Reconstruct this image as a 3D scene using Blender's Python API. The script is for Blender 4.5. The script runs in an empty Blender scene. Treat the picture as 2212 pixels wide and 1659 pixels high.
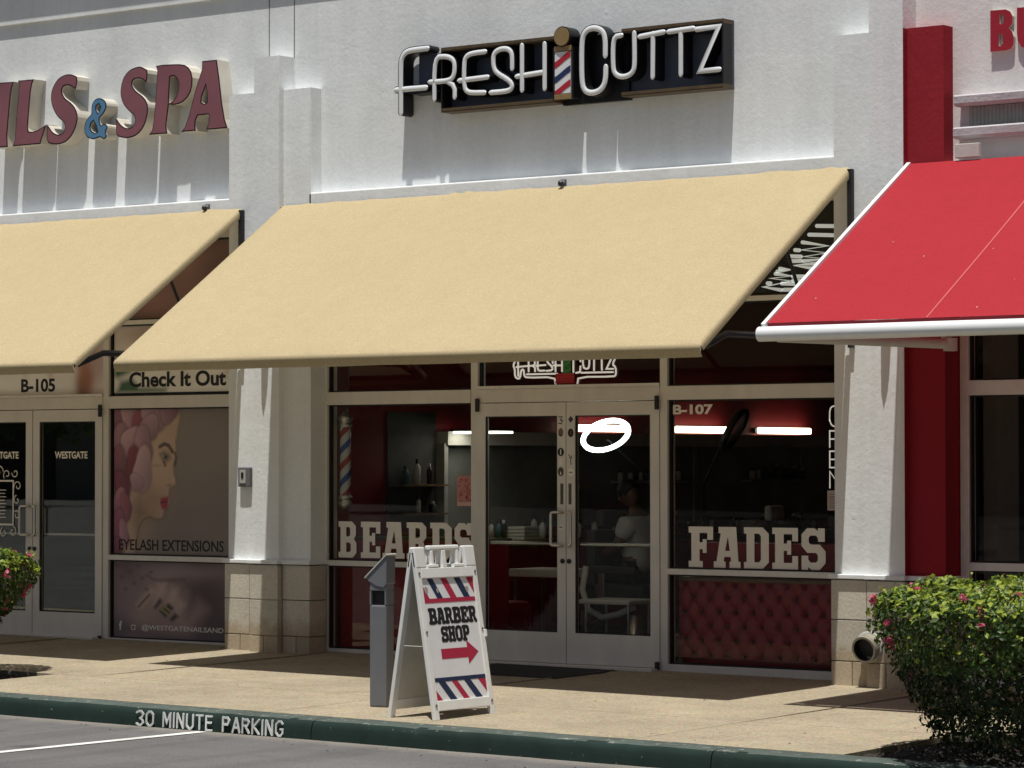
import bpy, bmesh, math, random, json
from mathutils import Matrix, Vector
R = math.radians
SC = bpy.context.scene
COL = SC.collection
random.seed(7)

# ------------------------------------------------------------------ camera
cam_d = bpy.data.cameras.new('camera'); cam = bpy.data.objects.new('camera', cam_d); COL.objects.link(cam)
cr = Vector((0.79766, 0.60311, -0.00083)); cu = Vector((0.01591, -0.01967, 0.99968)); cd = Vector((-0.60290, 0.79742, 0.02528))
cam.matrix_world = Matrix(((cr.x, cu.x, -cd.x, 14.6036), (cr.y, cu.y, -cd.y, -20.0710), (cr.z, cu.z, -cd.z, 1.6500), (0, 0, 0, 1)))
cam_d.sensor_width = 36; cam_d.lens = 36 * 6600 / 2212
cam_d.clip_start = 0.5; cam_d.clip_end = 600
SC.camera = cam

# ------------------------------------------------------------------ sky and sun
SUN_A, SUN_B = 0.25, 4.5          # the light travels (-A, +1, -B)
sun_el = math.atan2(SUN_B, math.hypot(1, SUN_A)); sun_az = math.atan2(SUN_A, -1)
W = bpy.data.worlds.new('World'); SC.world = W; W.use_nodes = True
nt = W.node_tree; nt.nodes.clear()
wo = nt.nodes.new('ShaderNodeOutputWorld'); wb = nt.nodes.new('ShaderNodeBackground'); ws = nt.nodes.new('ShaderNodeTexSky')
ws.sky_type = 'NISHITA'; ws.sun_disc = False; ws.sun_elevation = sun_el; ws.sun_rotation = sun_az
ws.air_density = 1.0; ws.dust_density = 2.5; ws.ozone_density = 0.8
nt.links.new(ws.outputs[0], wb.inputs[0]); wb.inputs[1].default_value = 0.051
nt.links.new(wb.outputs[0], wo.inputs[0])
sd = bpy.data.lights.new('sun', 'SUN'); sun = bpy.data.objects.new('sun', sd); COL.objects.link(sun)
sd.energy = 5.0; sd.angle = R(0.53); sd.color = (1.0, 0.968, 0.905)
sun.rotation_euler = Vector((-SUN_A, 1, -SUN_B)).to_track_quat('-Z', 'Y').to_euler()
sun.location = (5, -15, 30)
SC.view_settings.view_transform = 'Standard'; SC.view_settings.look = 'None'
SC.view_settings.exposure = 0.0; SC.view_settings.gamma = 1.0; SC.view_settings.use_curve_mapping = False
SC.cycles.max_bounces = 8; SC.cycles.transparent_max_bounces = 12
SC.cycles.caustics_reflective = False; SC.cycles.caustics_refractive = False

# ------------------------------------------------------------------ materials
class N:
    """small node helper"""
    def __init__(s, name):
        s.m = bpy.data.materials.new(name); s.m.use_nodes = True; s.t = s.m.node_tree
        s.t.nodes.clear(); s.out = s.t.nodes.new('ShaderNodeOutputMaterial')
        s.b = s.t.nodes.new('ShaderNodeBsdfPrincipled'); s.t.links.new(s.b.outputs[0], s.out.inputs[0])
        s.tc = None
    def n(s, typ, ins=None, **kw):
        x = s.t.nodes.new(typ)
        for k, v in kw.items(): setattr(x, k, v)
        for k, v in (ins or {}).items():
            if isinstance(v, bpy.types.NodeSocket): s.t.links.new(v, x.inputs[k])
            else: x.inputs[k].default_value = v
        return x
    def co(s, scale=(1, 1, 1), kind='Object', rot=(0, 0, 0)):
        if not s.tc: s.tc = s.t.nodes.new('ShaderNodeTexCoord')
        mp = s.n('ShaderNodeMapping', {'Vector': s.tc.outputs[kind], 'Scale': scale, 'Rotation': rot})
        return mp.outputs[0]
    def noise(s, scale, detail=4, rough=0.55, sc=(1, 1, 1), dist=0.0):
        return s.n('ShaderNodeTexNoise', {'Vector': s.co(sc), 'Scale': scale, 'Detail': detail, 'Roughness': rough, 'Distortion': dist}).outputs[0]
    def ramp(s, fac, stops):
        r = s.n('ShaderNodeValToRGB', {'Fac': fac}); e = r.color_ramp.elements
        while len(e) < len(stops): e.new(0.5)
        for i, (p, c) in enumerate(stops):
            e[i].position = p; e[i].color = (c[0], c[1], c[2], 1) if isinstance(c, (tuple, list)) else (c, c, c, 1)
        return r.outputs[0]
    def mix(s, fac, a, b, mode='MIX'):
        x = s.n('ShaderNodeMix', data_type='RGBA', blend_type=mode)
        for i, v in ((0, fac), (6, a), (7, b)):
            if isinstance(v, bpy.types.NodeSocket): s.t.links.new(v, x.inputs[i])
            elif i == 0: x.inputs[0].default_value = v
            else: x.inputs[i].default_value = (v[0], v[1], v[2], 1)
        return x.outputs[2]
    def bump(s, h, strength=0.3, dist=0.01, normal=None):
        b = s.n('ShaderNodeBump', {'Height': h, 'Strength': strength, 'Distance': dist})
        if normal: s.t.links.new(normal, b.inputs['Normal'])
        return b.outputs[0]
    def set(s, **k):
        names = {'color': 'Base Color', 'rough': 'Roughness', 'metal': 'Metallic', 'normal': 'Normal', 'spec': 'Specular IOR Level', 'coat': 'Coat Weight', 'emit': 'Emission Color', 'es': 'Emission Strength', 'sheen': 'Sheen Weight', 'trans': 'Transmission Weight', 'ior': 'IOR', 'sub': 'Subsurface Weight'}
        for a, v in k.items():
            i = s.b.inputs[names[a]]
            if isinstance(v, bpy.types.NodeSocket): s.t.links.new(v, i)
            elif isinstance(v, (tuple, list)): i.default_value = (v[0], v[1], v[2], 1)
            else: i.default_value = v
        return s

def simple(name, c, rough=0.5, metal=0.0, var=0.08, scale=12, bump=0.0, bscale=80, spec=0.5):
    q = N(name)
    nz = q.noise(scale, 5)
    f = q.ramp(nz, [(0.3, 1 - var), (0.7, 1 + var * 0.4)])
    q.set(color=q.mix(1.0, c, f, 'MULTIPLY'), rough=rough, metal=metal, spec=spec)
    if bump: q.set(normal=q.bump(q.noise(bscale, 4), bump, 0.004))
    return q.m

def stucco(name, c, big=0.20, var=0.07, fine=0.34):
    q = N(name)
    a = q.noise(26, 8, 0.62); b = q.noise(2.2, 5, 0.6, dist=0.6); c2 = q.noise(95, 3, 0.6)
    v = q.n('ShaderNodeTexVoronoi', {'Vector': q.co(), 'Scale': 3.1, 'Randomness': 1.0}).outputs[0]
    pock = q.ramp(v, [(0.0, 1.0), (0.05, 1.0), (0.085, 0.0)])
    sel = q.ramp(q.noise(1.7, 2), [(0.52, 0.0), (0.60, 1.0)])
    pk = q.n('ShaderNodeMath', {0: pock, 1: sel}, operation='MULTIPLY').outputs[0]
    stain = q.ramp(q.noise(1.1, 6, 0.6, (1.4, 1, 0.35)), [(0.35, 1 - var), (0.65, 1.02)])
    grain = q.ramp(a, [(0.3, 0.96), (0.7, 1.03)])
    streak = q.ramp(q.noise(3.2, 7, 0.7, (3.2, 1, 0.16), 0.3), [(0.40, 0.972), (0.56, 1.005)])
    blot = q.ramp(q.noise(0.75, 7, 0.68), [(0.36, 0.955), (0.60, 1.01)])
    col = q.mix(1.0, q.mix(1.0, q.mix(1.0, q.mix(1.0, c, stain, 'MULTIPLY'), streak, 'MULTIPLY'), blot, 'MULTIPLY'), grain, 'MULTIPLY')
    n1 = q.bump(b, big, 0.03); n2 = q.bump(a, fine, 0.006, n1); n3 = q.bump(c2, 0.25, 0.003, n2); n4 = q.bump(pk, 0.22, 0.006, n3)
    q.set(color=col, rough=0.9, spec=0.2, normal=n4)
    return q.m

M = {}
M['stucco'] = stucco('painted_stucco', (0.81, 0.835, 0.84))
M['stucco_r'] = stucco('pale_stucco', (0.80, 0.77, 0.755))
M['stucco_red'] = stucco('red_stucco', (0.30, 0.020, 0.030), var=0.04)
M['stucco_tan'] = stucco('tan_stucco', (0.56, 0.545, 0.51))
def block_mat():
    q = N('split_block'); a = q.noise(40, 8, 0.7); b = q.noise(1.5, 4)
    oi = q.n('ShaderNodeObjectInfo').outputs['Random']
    c = q.mix(1.0, (0.64, 0.59, 0.49), q.ramp(a, [(0.25, 0.78), (0.75, 1.12)]), 'MULTIPLY')
    c = q.mix(1.0, c, q.ramp(b, [(0.3, 0.86), (0.7, 1.05)]), 'MULTIPLY')
    c = q.mix(1.0, c, q.ramp(oi, [(0, 0.88), (1, 1.08)]), 'MULTIPLY')
    # grime creeping up from the pavement
    sp = q.n('ShaderNodeSeparateXYZ', {0: q.n('ShaderNodeNewGeometry').outputs['Position']}).outputs[2]
    g = q.ramp(q.n('ShaderNodeMath', {0: sp, 1: q.n('ShaderNodeMath', {0: q.noise(9, 5), 1: 0.35}, operation='MULTIPLY').outputs[0]}, operation='SUBTRACT').outputs[0], [(0.0, (0.78, 0.70, 0.60)), (0.14, (1, 1, 1))])
    q.set(color=q.mix(1.0, c, g, 'MULTIPLY'), rough=0.92, spec=0.2, normal=q.bump(a, 0.5, 0.006)); return q.m
M['block'] = block_mat()
M['mortar'] = simple('mortar', (0.16, 0.145, 0.125), 0.95)
def frame_mat():
    q = N('anodised_frame'); f = q.ramp(q.noise(5, 5, 0.6, (1, 1, 0.4)), [(0.3, 0.9), (0.7, 1.05)])
    q.set(color=q.mix(1.0, (0.70, 0.66, 0.60), f, 'MULTIPLY'), rough=0.42, metal=0.1, normal=q.bump(q.noise(300, 2), 0.05, 0.001)); return q.m
M['frame'] = frame_mat()
M['frame_lt'] = simple('light_frame', (0.74, 0.71, 0.65), 0.4, 0.1)
M['gasket'] = simple('black_gasket', (0.012, 0.012, 0.013), 0.6)
M['steel'] = simple('brushed_steel', (0.66, 0.63, 0.58), 0.28, 0.9)
M['dark_steel'] = simple('dark_steel', (0.03, 0.03, 0.033), 0.45, 0.4)
def glass(name, tint=(0.90, 0.91, 0.89), rough=0.01):
    q = N(name); q.t.nodes.remove(q.b)
    tr = q.n('ShaderNodeBsdfTransparent', {'Color': (*tint, 1)}); gl = q.n('ShaderNodeBsdfGlossy', {'Roughness': rough, 'Color': (0.95, 0.97, 0.96, 1)})
    nz = q.bump(q.noise(0.9, 2, 0.5), 0.012, 0.02); q.t.links.new(nz, gl.inputs['Normal'])
    fr = q.n('ShaderNodeFresnel', {'IOR': 1.52})
    fac = q.n('ShaderNodeMath', {0: fr.outputs[0], 1: 0.17}, operation='MULTIPLY')
    mx = q.n('ShaderNodeMixShader', {0: fac.outputs[0], 1: tr.outputs[0], 2: gl.outputs[0]})
    q.t.links.new(mx.outputs[0], q.out.inputs[0]); return q.m
M['glass'] = glass('window_glass')
def cloth(name, c, trans=0.18, c2=None):
    q = N(name); a = q.noise(7, 5, 0.6); w = q.noise(420, 2, 0.6, (1, 1, 1))
    col = q.mix(1.0, c, q.ramp(a, [(0.3, 0.965), (0.7, 1.02)]), 'MULTIPLY')
    col = q.mix(1.0, col, q.ramp(q.noise(62, 4, 0.75), [(0.30, 0.86), (0.70, 1.10)]), 'MULTIPLY')
    col = q.mix(1.0, col, q.ramp(q.noise(1.2, 5, 0.6, (0.6, 1, 1)), [(0.3, 0.97), (0.7, 1.01)]), 'MULTIPLY')
    # a few stray light specks of lint and dust
    v = q.n('ShaderNodeTexVoronoi', {'Vector': q.co(), 'Scale': 5.0}).outputs[0]
    col = q.mix(q.ramp(v, [(0.0, 0.6), (0.02, 0.6), (0.035, 0.0)]), col, (0.85, 0.8, 0.65))
    n = q.bump(w, 0.12, 0.002); q.set(color=col, rough=0.85, spec=0.15, normal=n)
    tl = q.n('ShaderNodeBsdfTranslucent', {'Color': col}); mx = q.n('ShaderNodeMixShader', {0: trans, 1: q.b.outputs[0], 2: tl.outputs[0]})
    q.t.links.new(mx.outputs[0], q.out.inputs[0]); return q.m
M['canvas'] = cloth('cream_canvas', (0.57, 0.465, 0.282), 0.24)
M['canvas_red'] = cloth('red_canvas', (0.42, 0.030, 0.042), 0.18)
M['canvas_red_dk'] = simple('shaded_red_hem', (0.22, 0.012, 0.025), 0.8)  # darker copy of the red canvas, hem shade put into the colour
M['white_metal'] = simple('white_powder_coat', (0.78, 0.80, 0.80), 0.35, 0.0, 0.03)
M['pave'] = None
def conc(name, c, agg=0.25, patch=0.12):
    q = N(name); a = q.noise(48, 6, 0.8); b = q.noise(1.3, 7, 0.62); v = q.n('ShaderNodeTexVoronoi', {'Vector': q.co(), 'Scale': 55.0}).outputs[1]
    col = q.mix(1.0, c, q.ramp(a, [(0.32, 1 - agg), (0.68, 1 + agg * 0.7)]), 'MULTIPLY')
    col = q.mix(0.12, col, v, 'OVERLAY')
    col = q.mix(1.0, col, q.ramp(b, [(0.3, 1 - patch), (0.7, 1 + patch * 0.5)]), 'MULTIPLY')
    col = q.mix(1.0, col, q.ramp(q.noise(6, 6, 0.7), [(0.36, 0.90), (0.5, 1.02)]), 'MULTIPLY')
    col = q.mix(1.0, col, q.ramp(q.noise(0.55, 7, 0.72), [(0.38, 0.86), (0.56, 1.03)]), 'MULTIPLY')
    gum = q.n('ShaderNodeTexVoronoi', {'Vector': q.co((1, 1, 0)), 'Scale': 2.3}).outputs[0]
    col = q.mix(q.ramp(gum, [(0.0, 0.5), (0.028, 0.45), (0.04, 0.0)]), col, (0.10, 0.085, 0.07))
    q.set(color=col, rough=0.9, spec=0.25, normal=q.bump(a, 0.5, 0.004)); return q.m
M['pave'] = conc('exposed_aggregate', (0.36, 0.305, 0.215), 0.42, 0.14)
M['gutter'] = conc('old_concrete', (0.34, 0.30, 0.25))
def asphalt():
    q = N('asphalt'); a = q.noise(60, 5, 0.85); b = q.noise(0.8, 6, 0.6, (0.35, 1.3, 1)); v = q.n('ShaderNodeTexVoronoi', {'Vector': q.co(), 'Scale': 70.0}).outputs[0]
    col = q.ramp(a, [(0.25, (0.07, 0.068, 0.068)), (0.6, (0.15, 0.145, 0.142)), (0.8, (0.30, 0.29, 0.27))])
    col = q.mix(1.0, col, q.ramp(b, [(0.3, 0.80), (0.7, 1.12)]), 'MULTIPLY')
    st = q.ramp(q.noise(2.5, 5, 0.7), [(0.60, 1.0), (0.72, 0.72)])
    oil = q.ramp(q.n('ShaderNodeTexVoronoi', {'Vector': q.co((1, 1, 0)), 'Scale': 1.1}).outputs[0], [(0.0, 0.55), (0.06, 0.6), (0.16, 1.0)])
    col = q.mix(1.0, col, oil, 'MULTIPLY')
    tyre = q.ramp(q.noise(1.0, 5, 0.6, (2.6, 0.12, 1)), [(0.42, 0.84), (0.55, 1.03)])
    col = q.mix(1.0, col, tyre, 'MULTIPLY')
    yy = q.n('ShaderNodeSeparateXYZ', {0: q.n('ShaderNodeNewGeometry').outputs['Position']}).outputs[1]
    dust = q.ramp(q.n('ShaderNodeMath', {0: yy, 1: q.n('ShaderNodeMath', {0: q.noise(7, 5, 0.7), 1: 0.35}, operation='MULTIPLY').outputs[0]}, operation='ADD').outputs[0], [(0.0, 0.0), (1.0, 1.0)])
    gut = q.n('ShaderNodeMapRange', {'Value': q.n('ShaderNodeMath', {0: yy, 1: q.n('ShaderNodeMath', {0: q.noise(7, 5, 0.7), 1: 0.30}, operation='MULTIPLY').outputs[0]}, operation='ADD').outputs[0], 'From Min': -4.62, 'From Max': -4.34}).outputs[0]
    col = q.mix(q.n('ShaderNodeMath', {0: gut, 1: 0.6}, operation='MULTIPLY').outputs[0], col, (0.30, 0.265, 0.215))
    q.set(color=q.mix(1.0, col, st, 'MULTIPLY'), rough=0.88, normal=q.bump(q.n('ShaderNodeMath', {0: a, 1: v}, operation='ADD').outputs[0], 0.7, 0.006)); return q.m
M['asphalt'] = asphalt()
KT = None
def worn(name, c, under, thr=0.62, sc=18, rough=0.6):
    q = N(name); w = q.ramp(q.n('ShaderNodeMath', {0: q.noise(sc, 8, 0.75), 1: q.noise(2.1, 4)}, operation='ADD').outputs[0], [(thr * 2 - 0.02, 0.0), (min(1.0, thr * 2 + 0.06), 1.0)])
    w = q.n('ShaderNodeMath', {0: q.noise(sc, 8, 0.75), 1: thr}, operation='GREATER_THAN').outputs[0]
    v = q.mix(1.0, c, q.ramp(q.noise(3, 6, 0.65), [(0.3, 0.72), (0.7, 1.15)]), 'MULTIPLY')
    q.set(color=q.mix(w, v, under), rough=rough, spec=0.15, normal=q.bump(q.noise(60, 5), 0.3, 0.004)); return q.m
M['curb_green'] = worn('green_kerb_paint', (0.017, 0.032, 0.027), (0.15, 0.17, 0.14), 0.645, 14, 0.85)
M['curb_top'] = worn('sunlit_kerb_top_paint', (0.082, 0.102, 0.090), (0.24, 0.25, 0.21), 0.60, 14, 0.8)  # base lightened for sun on the flat top; the flaking is wear
M['paint_white'] = worn('worn_white_paint', (0.72, 0.73, 0.70), (0.16, 0.18, 0.16), 0.66, 30, 0.7)
def plain(name, c, rough=0.6, metal=0.0, spec=0.4):
    return simple(name, c, rough, metal, 0.04, 20, spec=spec)
M['mauve'] = simple('faded_mauve_acrylic', (0.245, 0.095, 0.115), 0.45, 0, 0.16, 3)
M['trim'] = plain('dark_trim_cap', (0.035, 0.012, 0.022), 0.4)
M['return'] = simple('cream_return', (0.60, 0.565, 0.49), 0.5, 0, 0.12, 6)
M['blue'] = simple('faded_blue_acrylic', (0.10, 0.235, 0.40), 0.45, 0, 0.12, 3)
M['blue_trim'] = plain('navy_trim_cap', (0.012, 0.035, 0.075), 0.4)
M['black'] = plain('black_paint', (0.010, 0.010, 0.012), 0.4)
M['navy'] = simple('navy_panel', (0.085, 0.098, 0.135), 0.45, 0, 0.15, 4)
M['brown_rail'] = simple('bronze_rail', (0.115, 0.078, 0.040), 0.5, 0.2, 0.25, 14)
M['gold'] = simple('gold_acrylic', (0.32, 0.215, 0.095), 0.4, 0.2, 0.15, 20)
M['acrylic'] = simple('white_acrylic', (0.74, 0.76, 0.78), 0.3, 0, 0.05)
M['white'] = plain('matte_white', (0.78, 0.78, 0.77), 0.5)
M['vinyl'] = plain('cream_vinyl', (0.86, 0.81, 0.72), 0.6)
M['foam'] = stucco('rough_foam', (0.50, 0.48, 0.50), 0.4, 0.1, 1.0)
M['red'] = plain('barber_red', (0.42, 0.02, 0.035), 0.45)
M['dkblue'] = plain('barber_blue', (0.018, 0.032, 0.11), 0.45)
M['crimson'] = plain('crimson_print', (0.40, 0.022, 0.060), 0.55)
M['navy_print'] = plain('navy_print', (0.016, 0.028, 0.075), 0.55)
M['ink'] = plain('black_ink', (0.012, 0.012, 0.014), 0.6)
M['sheet'] = simple('white_sign_face', (0.74, 0.74, 0.75), 0.45, 0, 0.05, 5)
M['plastic'] = simple('white_plastic', (0.80, 0.80, 0.77), 0.38, 0, 0.07, 7)
M['plastic_in'] = simple('white_plastic_inner', (0.66, 0.64, 0.58), 0.5, 0, 0.12, 5)
M['grey_can'] = simple('grey_plastic', (0.15, 0.155, 0.17), 0.5, 0, 0.10, 6)
M['bored'] = simple('red_letter_face', (0.36, 0.018, 0.035), 0.4)
M['red_in'] = simple('interior_red_wall', (0.26, 0.014, 0.020), 0.6, 0, 0.12, 3)
M['red_leather'] = simple('red_upholstery', (0.34, 0.012, 0.025), 0.38, 0, 0.10, 9)
M['grey_in'] = simple('interior_grey', (0.42, 0.42, 0.39), 0.7, 0, 0.08)
M['soffit'] = simple('soffit_paint', (0.72, 0.71, 0.66), 0.7)
M['dark_in'] = simple('interior_dark', (0.06, 0.06, 0.058), 0.6, 0, 0.15)
M['floor_in'] = simple('interior_floor', (0.09, 0.085, 0.08), 0.25, 0, 0.15)
M['mirror'] = simple('mirror', (0.36, 0.38, 0.36), 0.16, 0.35, 0.35, 1.6)
M['wood'] = simple('wood_top', (0.20, 0.13, 0.07), 0.4, 0, 0.25, 9)
M['mat'] = simple('door_mat', (0.022, 0.021, 0.021), 0.95, 0, 0.3, 60, 0.6, 200)
M['soil'] = simple('planter_soil', (0.032, 0.025, 0.020), 0.95, 0, 0.5, 30, 0.9, 60)
M['skin'] = simple('skin', (0.16, 0.085, 0.055), 0.5, 0, 0.06)
M['hair'] = simple('dark_hair', (0.012, 0.010, 0.009), 0.55)
M['shirt'] = simple('white_shirt', (0.62, 0.60, 0.57), 0.85, 0, 0.06, 9, 0.4, 12)
M['trousers'] = simple('dark_trousers', (0.03, 0.032, 0.04), 0.85)
M['bottle_a'] = plain('white_bottle', (0.6, 0.6, 0.56), 0.3)
M['bottle_b'] = plain('black_bottle', (0.02, 0.02, 0.022), 0.2)
M['bottle_c'] = plain('teal_bottle', (0.04, 0.14, 0.16), 0.25)
M['yellow'] = plain('yellow_bar', (0.45, 0.42, 0.08), 0.4)
M['green_fig'] = plain('green_neon_box', (0.03, 0.16, 0.03), 0.5)
M['red_fig'] = plain('red_neon_box', (0.45, 0.025, 0.03), 0.5)
M['pinkprint'] = None
def emit(name, c, s):
    q = N(name); q.set(color=(0.8, 0.8, 0.8), emit=c, es=s); return q.m
M['tube_warm'] = emit('lit_vanity_tube', (1.0, 0.87, 0.66), 6.0)
M['tube_cool'] = emit('lit_ceiling_tube', (1.0, 0.95, 0.82), 6.0)
M['ring'] = emit('lit_ring', (0.93, 1.0, 1.0), 7.0)
M['neon_w'] = emit('lit_white_neon', (1.0, 0.93, 0.82), 0.32)  # faint emission brightens the transom sign and the OPEN letters
M['pale_glow'] = emit('pale_lit_lettering', (0.86, 1.0, 0.98), 0.24)  # faint emission brightens the sideways lettering
def vcol(name, rough=0.5):
    q = N(name); a = q.n('ShaderNodeAttribute', attribute_name='Col').outputs[0]
    q.set(color=q.mix(1.0, a, q.ramp(q.noise(140, 3), [(0.3, 0.95), (0.7, 1.04)]), 'MULTIPLY'), rough=rough); return q.m
M['print'] = vcol('printed_vinyl')
def leafmat(name, cols, rough=0.45):
    q = N(name); g = q.n('ShaderNodeAttribute', attribute_name='Col').outputs[0]
    q.set(color=g, rough=rough, spec=0.35)
    tl = q.n('ShaderNodeBsdfTranslucent', {'Color': g}); mx = q.n('ShaderNodeMixShader', {0: 0.35, 1: q.b.outputs[0], 2: tl.outputs[0]})
    q.t.links.new(mx.outputs[0], q.out.inputs[0]); return q.m
M['leaf'] = leafmat('leaf', None)
M['bark'] = simple('stem_bark', (0.07, 0.05, 0.035), 0.9)
def polestripe():
    q = N('pole_stripes'); s = q.n('ShaderNodeSeparateXYZ', {0: q.co()})
    at = q.n('ShaderNodeMath', {0: s.outputs[1], 1: s.outputs[0]}, operation='ARCTAN2').outputs[0]
    a = q.n('ShaderNodeMath', {0: at, 1: 1 / (2 * math.pi)}, operation='MULTIPLY').outputs[0]
    z = q.n('ShaderNodeMath', {0: s.outputs[2], 1: 3.55}, operation='MULTIPLY').outputs[0]
    f = q.n('ShaderNodeMath', {0: q.n('ShaderNodeMath', {0: z, 1: a}, operation='SUBTRACT').outputs[0], 1: 0.0}, operation='ADD').outputs[0]
    fr = q.n('ShaderNodeMath', {0: f}, operation='FRACT').outputs[0]
    r = q.ramp(fr, [(0.0, (0.36, 0.05, 0.045)), (0.22, (0.60, 0.60, 0.62)), (0.5, (0.04, 0.09, 0.34)), (0.72, (0.60, 0.60, 0.62))])
    for nd in q.t.nodes:
        if nd.type == 'VALTORGB': nd.color_ramp.interpolation = 'CONSTANT'
    q.set(color=r, rough=0.25); return q.m
M['polestripe'] = polestripe()

# ------------------------------------------------------------------ mesh helpers
class MB:
    def __init__(s): s.v = []; s.f = []; s.mi = []; s.sm = []
    def add(s, vs, fs, mi=0, smooth=False):
        o = len(s.v); s.v += [tuple(p) for p in vs]
        for f in fs: s.f.append([i + o for i in f]); s.mi.append(mi); s.sm.append(smooth)
        return s
    def box(s, x0, x1, y0, y1, z0, z1, mi=0, M4=None, ch=0.0):
        x0, x1 = min(x0, x1), max(x0, x1); y0, y1 = min(y0, y1), max(y0, y1); z0, z1 = min(z0, z1), max(z0, z1)
        if ch:
            bm = bmesh.new(); bmesh.ops.create_cube(bm, size=1)
            for v in bm.verts: v.co = Vector(((x0 + x1) / 2 + v.co.x * (x1 - x0), (y0 + y1) / 2 + v.co.y * (y1 - y0), (z0 + z1) / 2 + v.co.z * (z1 - z0)))
            bmesh.ops.bevel(bm, geom=list(bm.edges), offset=ch, segments=2, affect='EDGES', profile=0.6)
            bm.verts.index_update(); vs = [v.co.copy() for v in bm.verts]; fs = [[v.index for v in f.verts] for f in bm.faces]; bm.free()
        else:
            vs = [Vector(p) for p in ((x0, y0, z0), (x1, y0, z0), (x1, y1, z0), (x0, y1, z0), (x0, y0, z1), (x1, y0, z1), (x1, y1, z1), (x0, y1, z1))]
            fs = [(0, 3, 2, 1), (4, 5, 6, 7), (0, 1, 5, 4), (1, 2, 6, 5), (2, 3, 7, 6), (3, 0, 4, 7)]
        if M4: vs = [M4 @ v for v in vs]
        return s.add(vs, fs, mi)
    def cyl(s, a, b, r0, r1=None, n=14, mi=0, cap=True):
        r1 = r0 if r1 is None else r1; a = Vector(a); b = Vector(b); d = (b - a).normalized()
        u = d.orthogonal().normalized(); w = d.cross(u); vs = []
        for p, r in ((a, r0), (b, r1)):
            for i in range(n):
                t = 2 * math.pi * i / n; vs.append(p + u * math.cos(t) * r + w * math.sin(t) * r)
        s.add(vs, [(i, (i + 1) % n, n + (i + 1) % n, n + i) for i in range(n)], mi, True)
        if cap: s.add(vs[:n], [tuple(range(n))[::-1]], mi); s.add(vs[n:], [tuple(range(n))], mi)
        return s
    def tube(s, pts, r, n=8, mi=0, closed=False):
        pts = [Vector(p) for p in pts]; m = len(pts); up = None; vs = []
        for i, p in enumerate(pts):
            a = pts[i - 1] if (i or closed) else p; b = pts[(i + 1) % m] if (i < m - 1 or closed) else p
            d = (b - a).normalized()
            if up is None: up = d.orthogonal().normalized()
            up = (up - d * up.dot(d)).normalized(); w = d.cross(up)
            rr = r[i] if isinstance(r, (list, tuple)) else r
            for k in range(n): t = 2 * math.pi * k / n; vs.append(p + up * math.cos(t) * rr + w * math.sin(t) * rr)
        fs = []
        for i in range(m if closed else m - 1):
            for k in range(n): fs.append((i * n + k, i * n + (k + 1) % n, ((i + 1) % m) * n + (k + 1) % n, ((i + 1) % m) * n + k))
        s.add(vs, fs, mi, True)
        if not closed: s.add(vs[:n], [tuple(range(n))[::-1]], mi); s.add(vs[-n:], [tuple(range(n))], mi)
        return s
    def lathe(s, prof, c, n=24, mi=0, axis=2):
        vs = []
        for r, z in prof:
            for i in range(n):
                t = 2 * math.pi * i / n; p = [math.cos(t) * r, math.sin(t) * r, z]
                if axis == 1: p = [p[0], -p[2], p[1]]
                vs.append((c[0] + p[0], c[1] + p[1], c[2] + p[2]))
        fs = []
        for j in range(len(prof) - 1):
            for i in range(n): fs.append((j * n + i, j * n + (i + 1) % n, (j + 1) * n + (i + 1) % n, (j + 1) * n + i))
        return s.add(vs, fs, mi, True)
    def poly(s, pts, mi=0): return s.add(pts, [tuple(range(len(pts)))], mi)
    def prism(s, pts2, y0, y1, mi=0):
        """outline in the XZ plane, between y0 (front) and y1"""
        n = len(pts2); vs = [(x, y0, z) for x, z in pts2] + [(x, y1, z) for x, z in pts2]
        return s.add(vs, [tuple(range(n)), tuple(range(2 * n - 1, n - 1, -1))] + [(i, n + i, n + (i + 1) % n, (i + 1) % n) for i in range(n)], mi)
    def grid(s, fn, nu, nv, mi=0, smooth=True):
        vs = [fn(i / nu, j / nv) for j in range(nv + 1) for i in range(nu + 1)]
        fs = [(j * (nu + 1) + i, j * (nu + 1) + i + 1, (j + 1) * (nu + 1) + i + 1, (j + 1) * (nu + 1) + i) for j in range(nv) for i in range(nu)]
        return s.add(vs, fs, mi, smooth)
    def mesh(s, name, mats):
        me = bpy.data.meshes.new(name); me.from_pydata(s.v, [], s.f)
        for m in mats: me.materials.append(M[m] if isinstance(m, str) else m)
        me.polygons.foreach_set('material_index', s.mi); me.polygons.foreach_set('use_smooth', s.sm); me.update(); return me

def link(name, me, parent=None):
    o = bpy.data.objects.new(name, me); COL.objects.link(o)
    if parent:
        o.parent = parent
        if parent.type == 'EMPTY': o.matrix_parent_inverse = Matrix.Translation(-Vector(parent.location))
    return o
def P(name, mb, mats, parent=None, label=None):
    mats = list(mats) if isinstance(mats, (list, tuple)) else [mats]
    o = link(name, mb.mesh(name, mats), parent)
    if label: o['label'] = label
    return o
def tag(o, label, cat, group=None):
    o['label'] = label; o['category'] = cat
    if group: o['group'] = group
    return o
def T(name, label, cat, loc=(0, 0, 0), group=None):
    o = bpy.data.objects.new(name, None); COL.objects.link(o); o.location = loc; o.empty_display_size = 0.1
    return tag(o, label, cat, group)
def struct(o, kind='structure'): o['kind'] = kind; return o
def dup(root, off, label=None):
    r = root.copy(); COL.objects.link(r); r.location = Vector(root.location) + Vector(off)
    if label: r['label'] = label
    for ch in list(root.children):
        c = ch.copy(); COL.objects.link(c); c.parent = r
        for g in list(ch.children):
            d = g.copy(); COL.objects.link(d); d.parent = c
    return r

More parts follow.
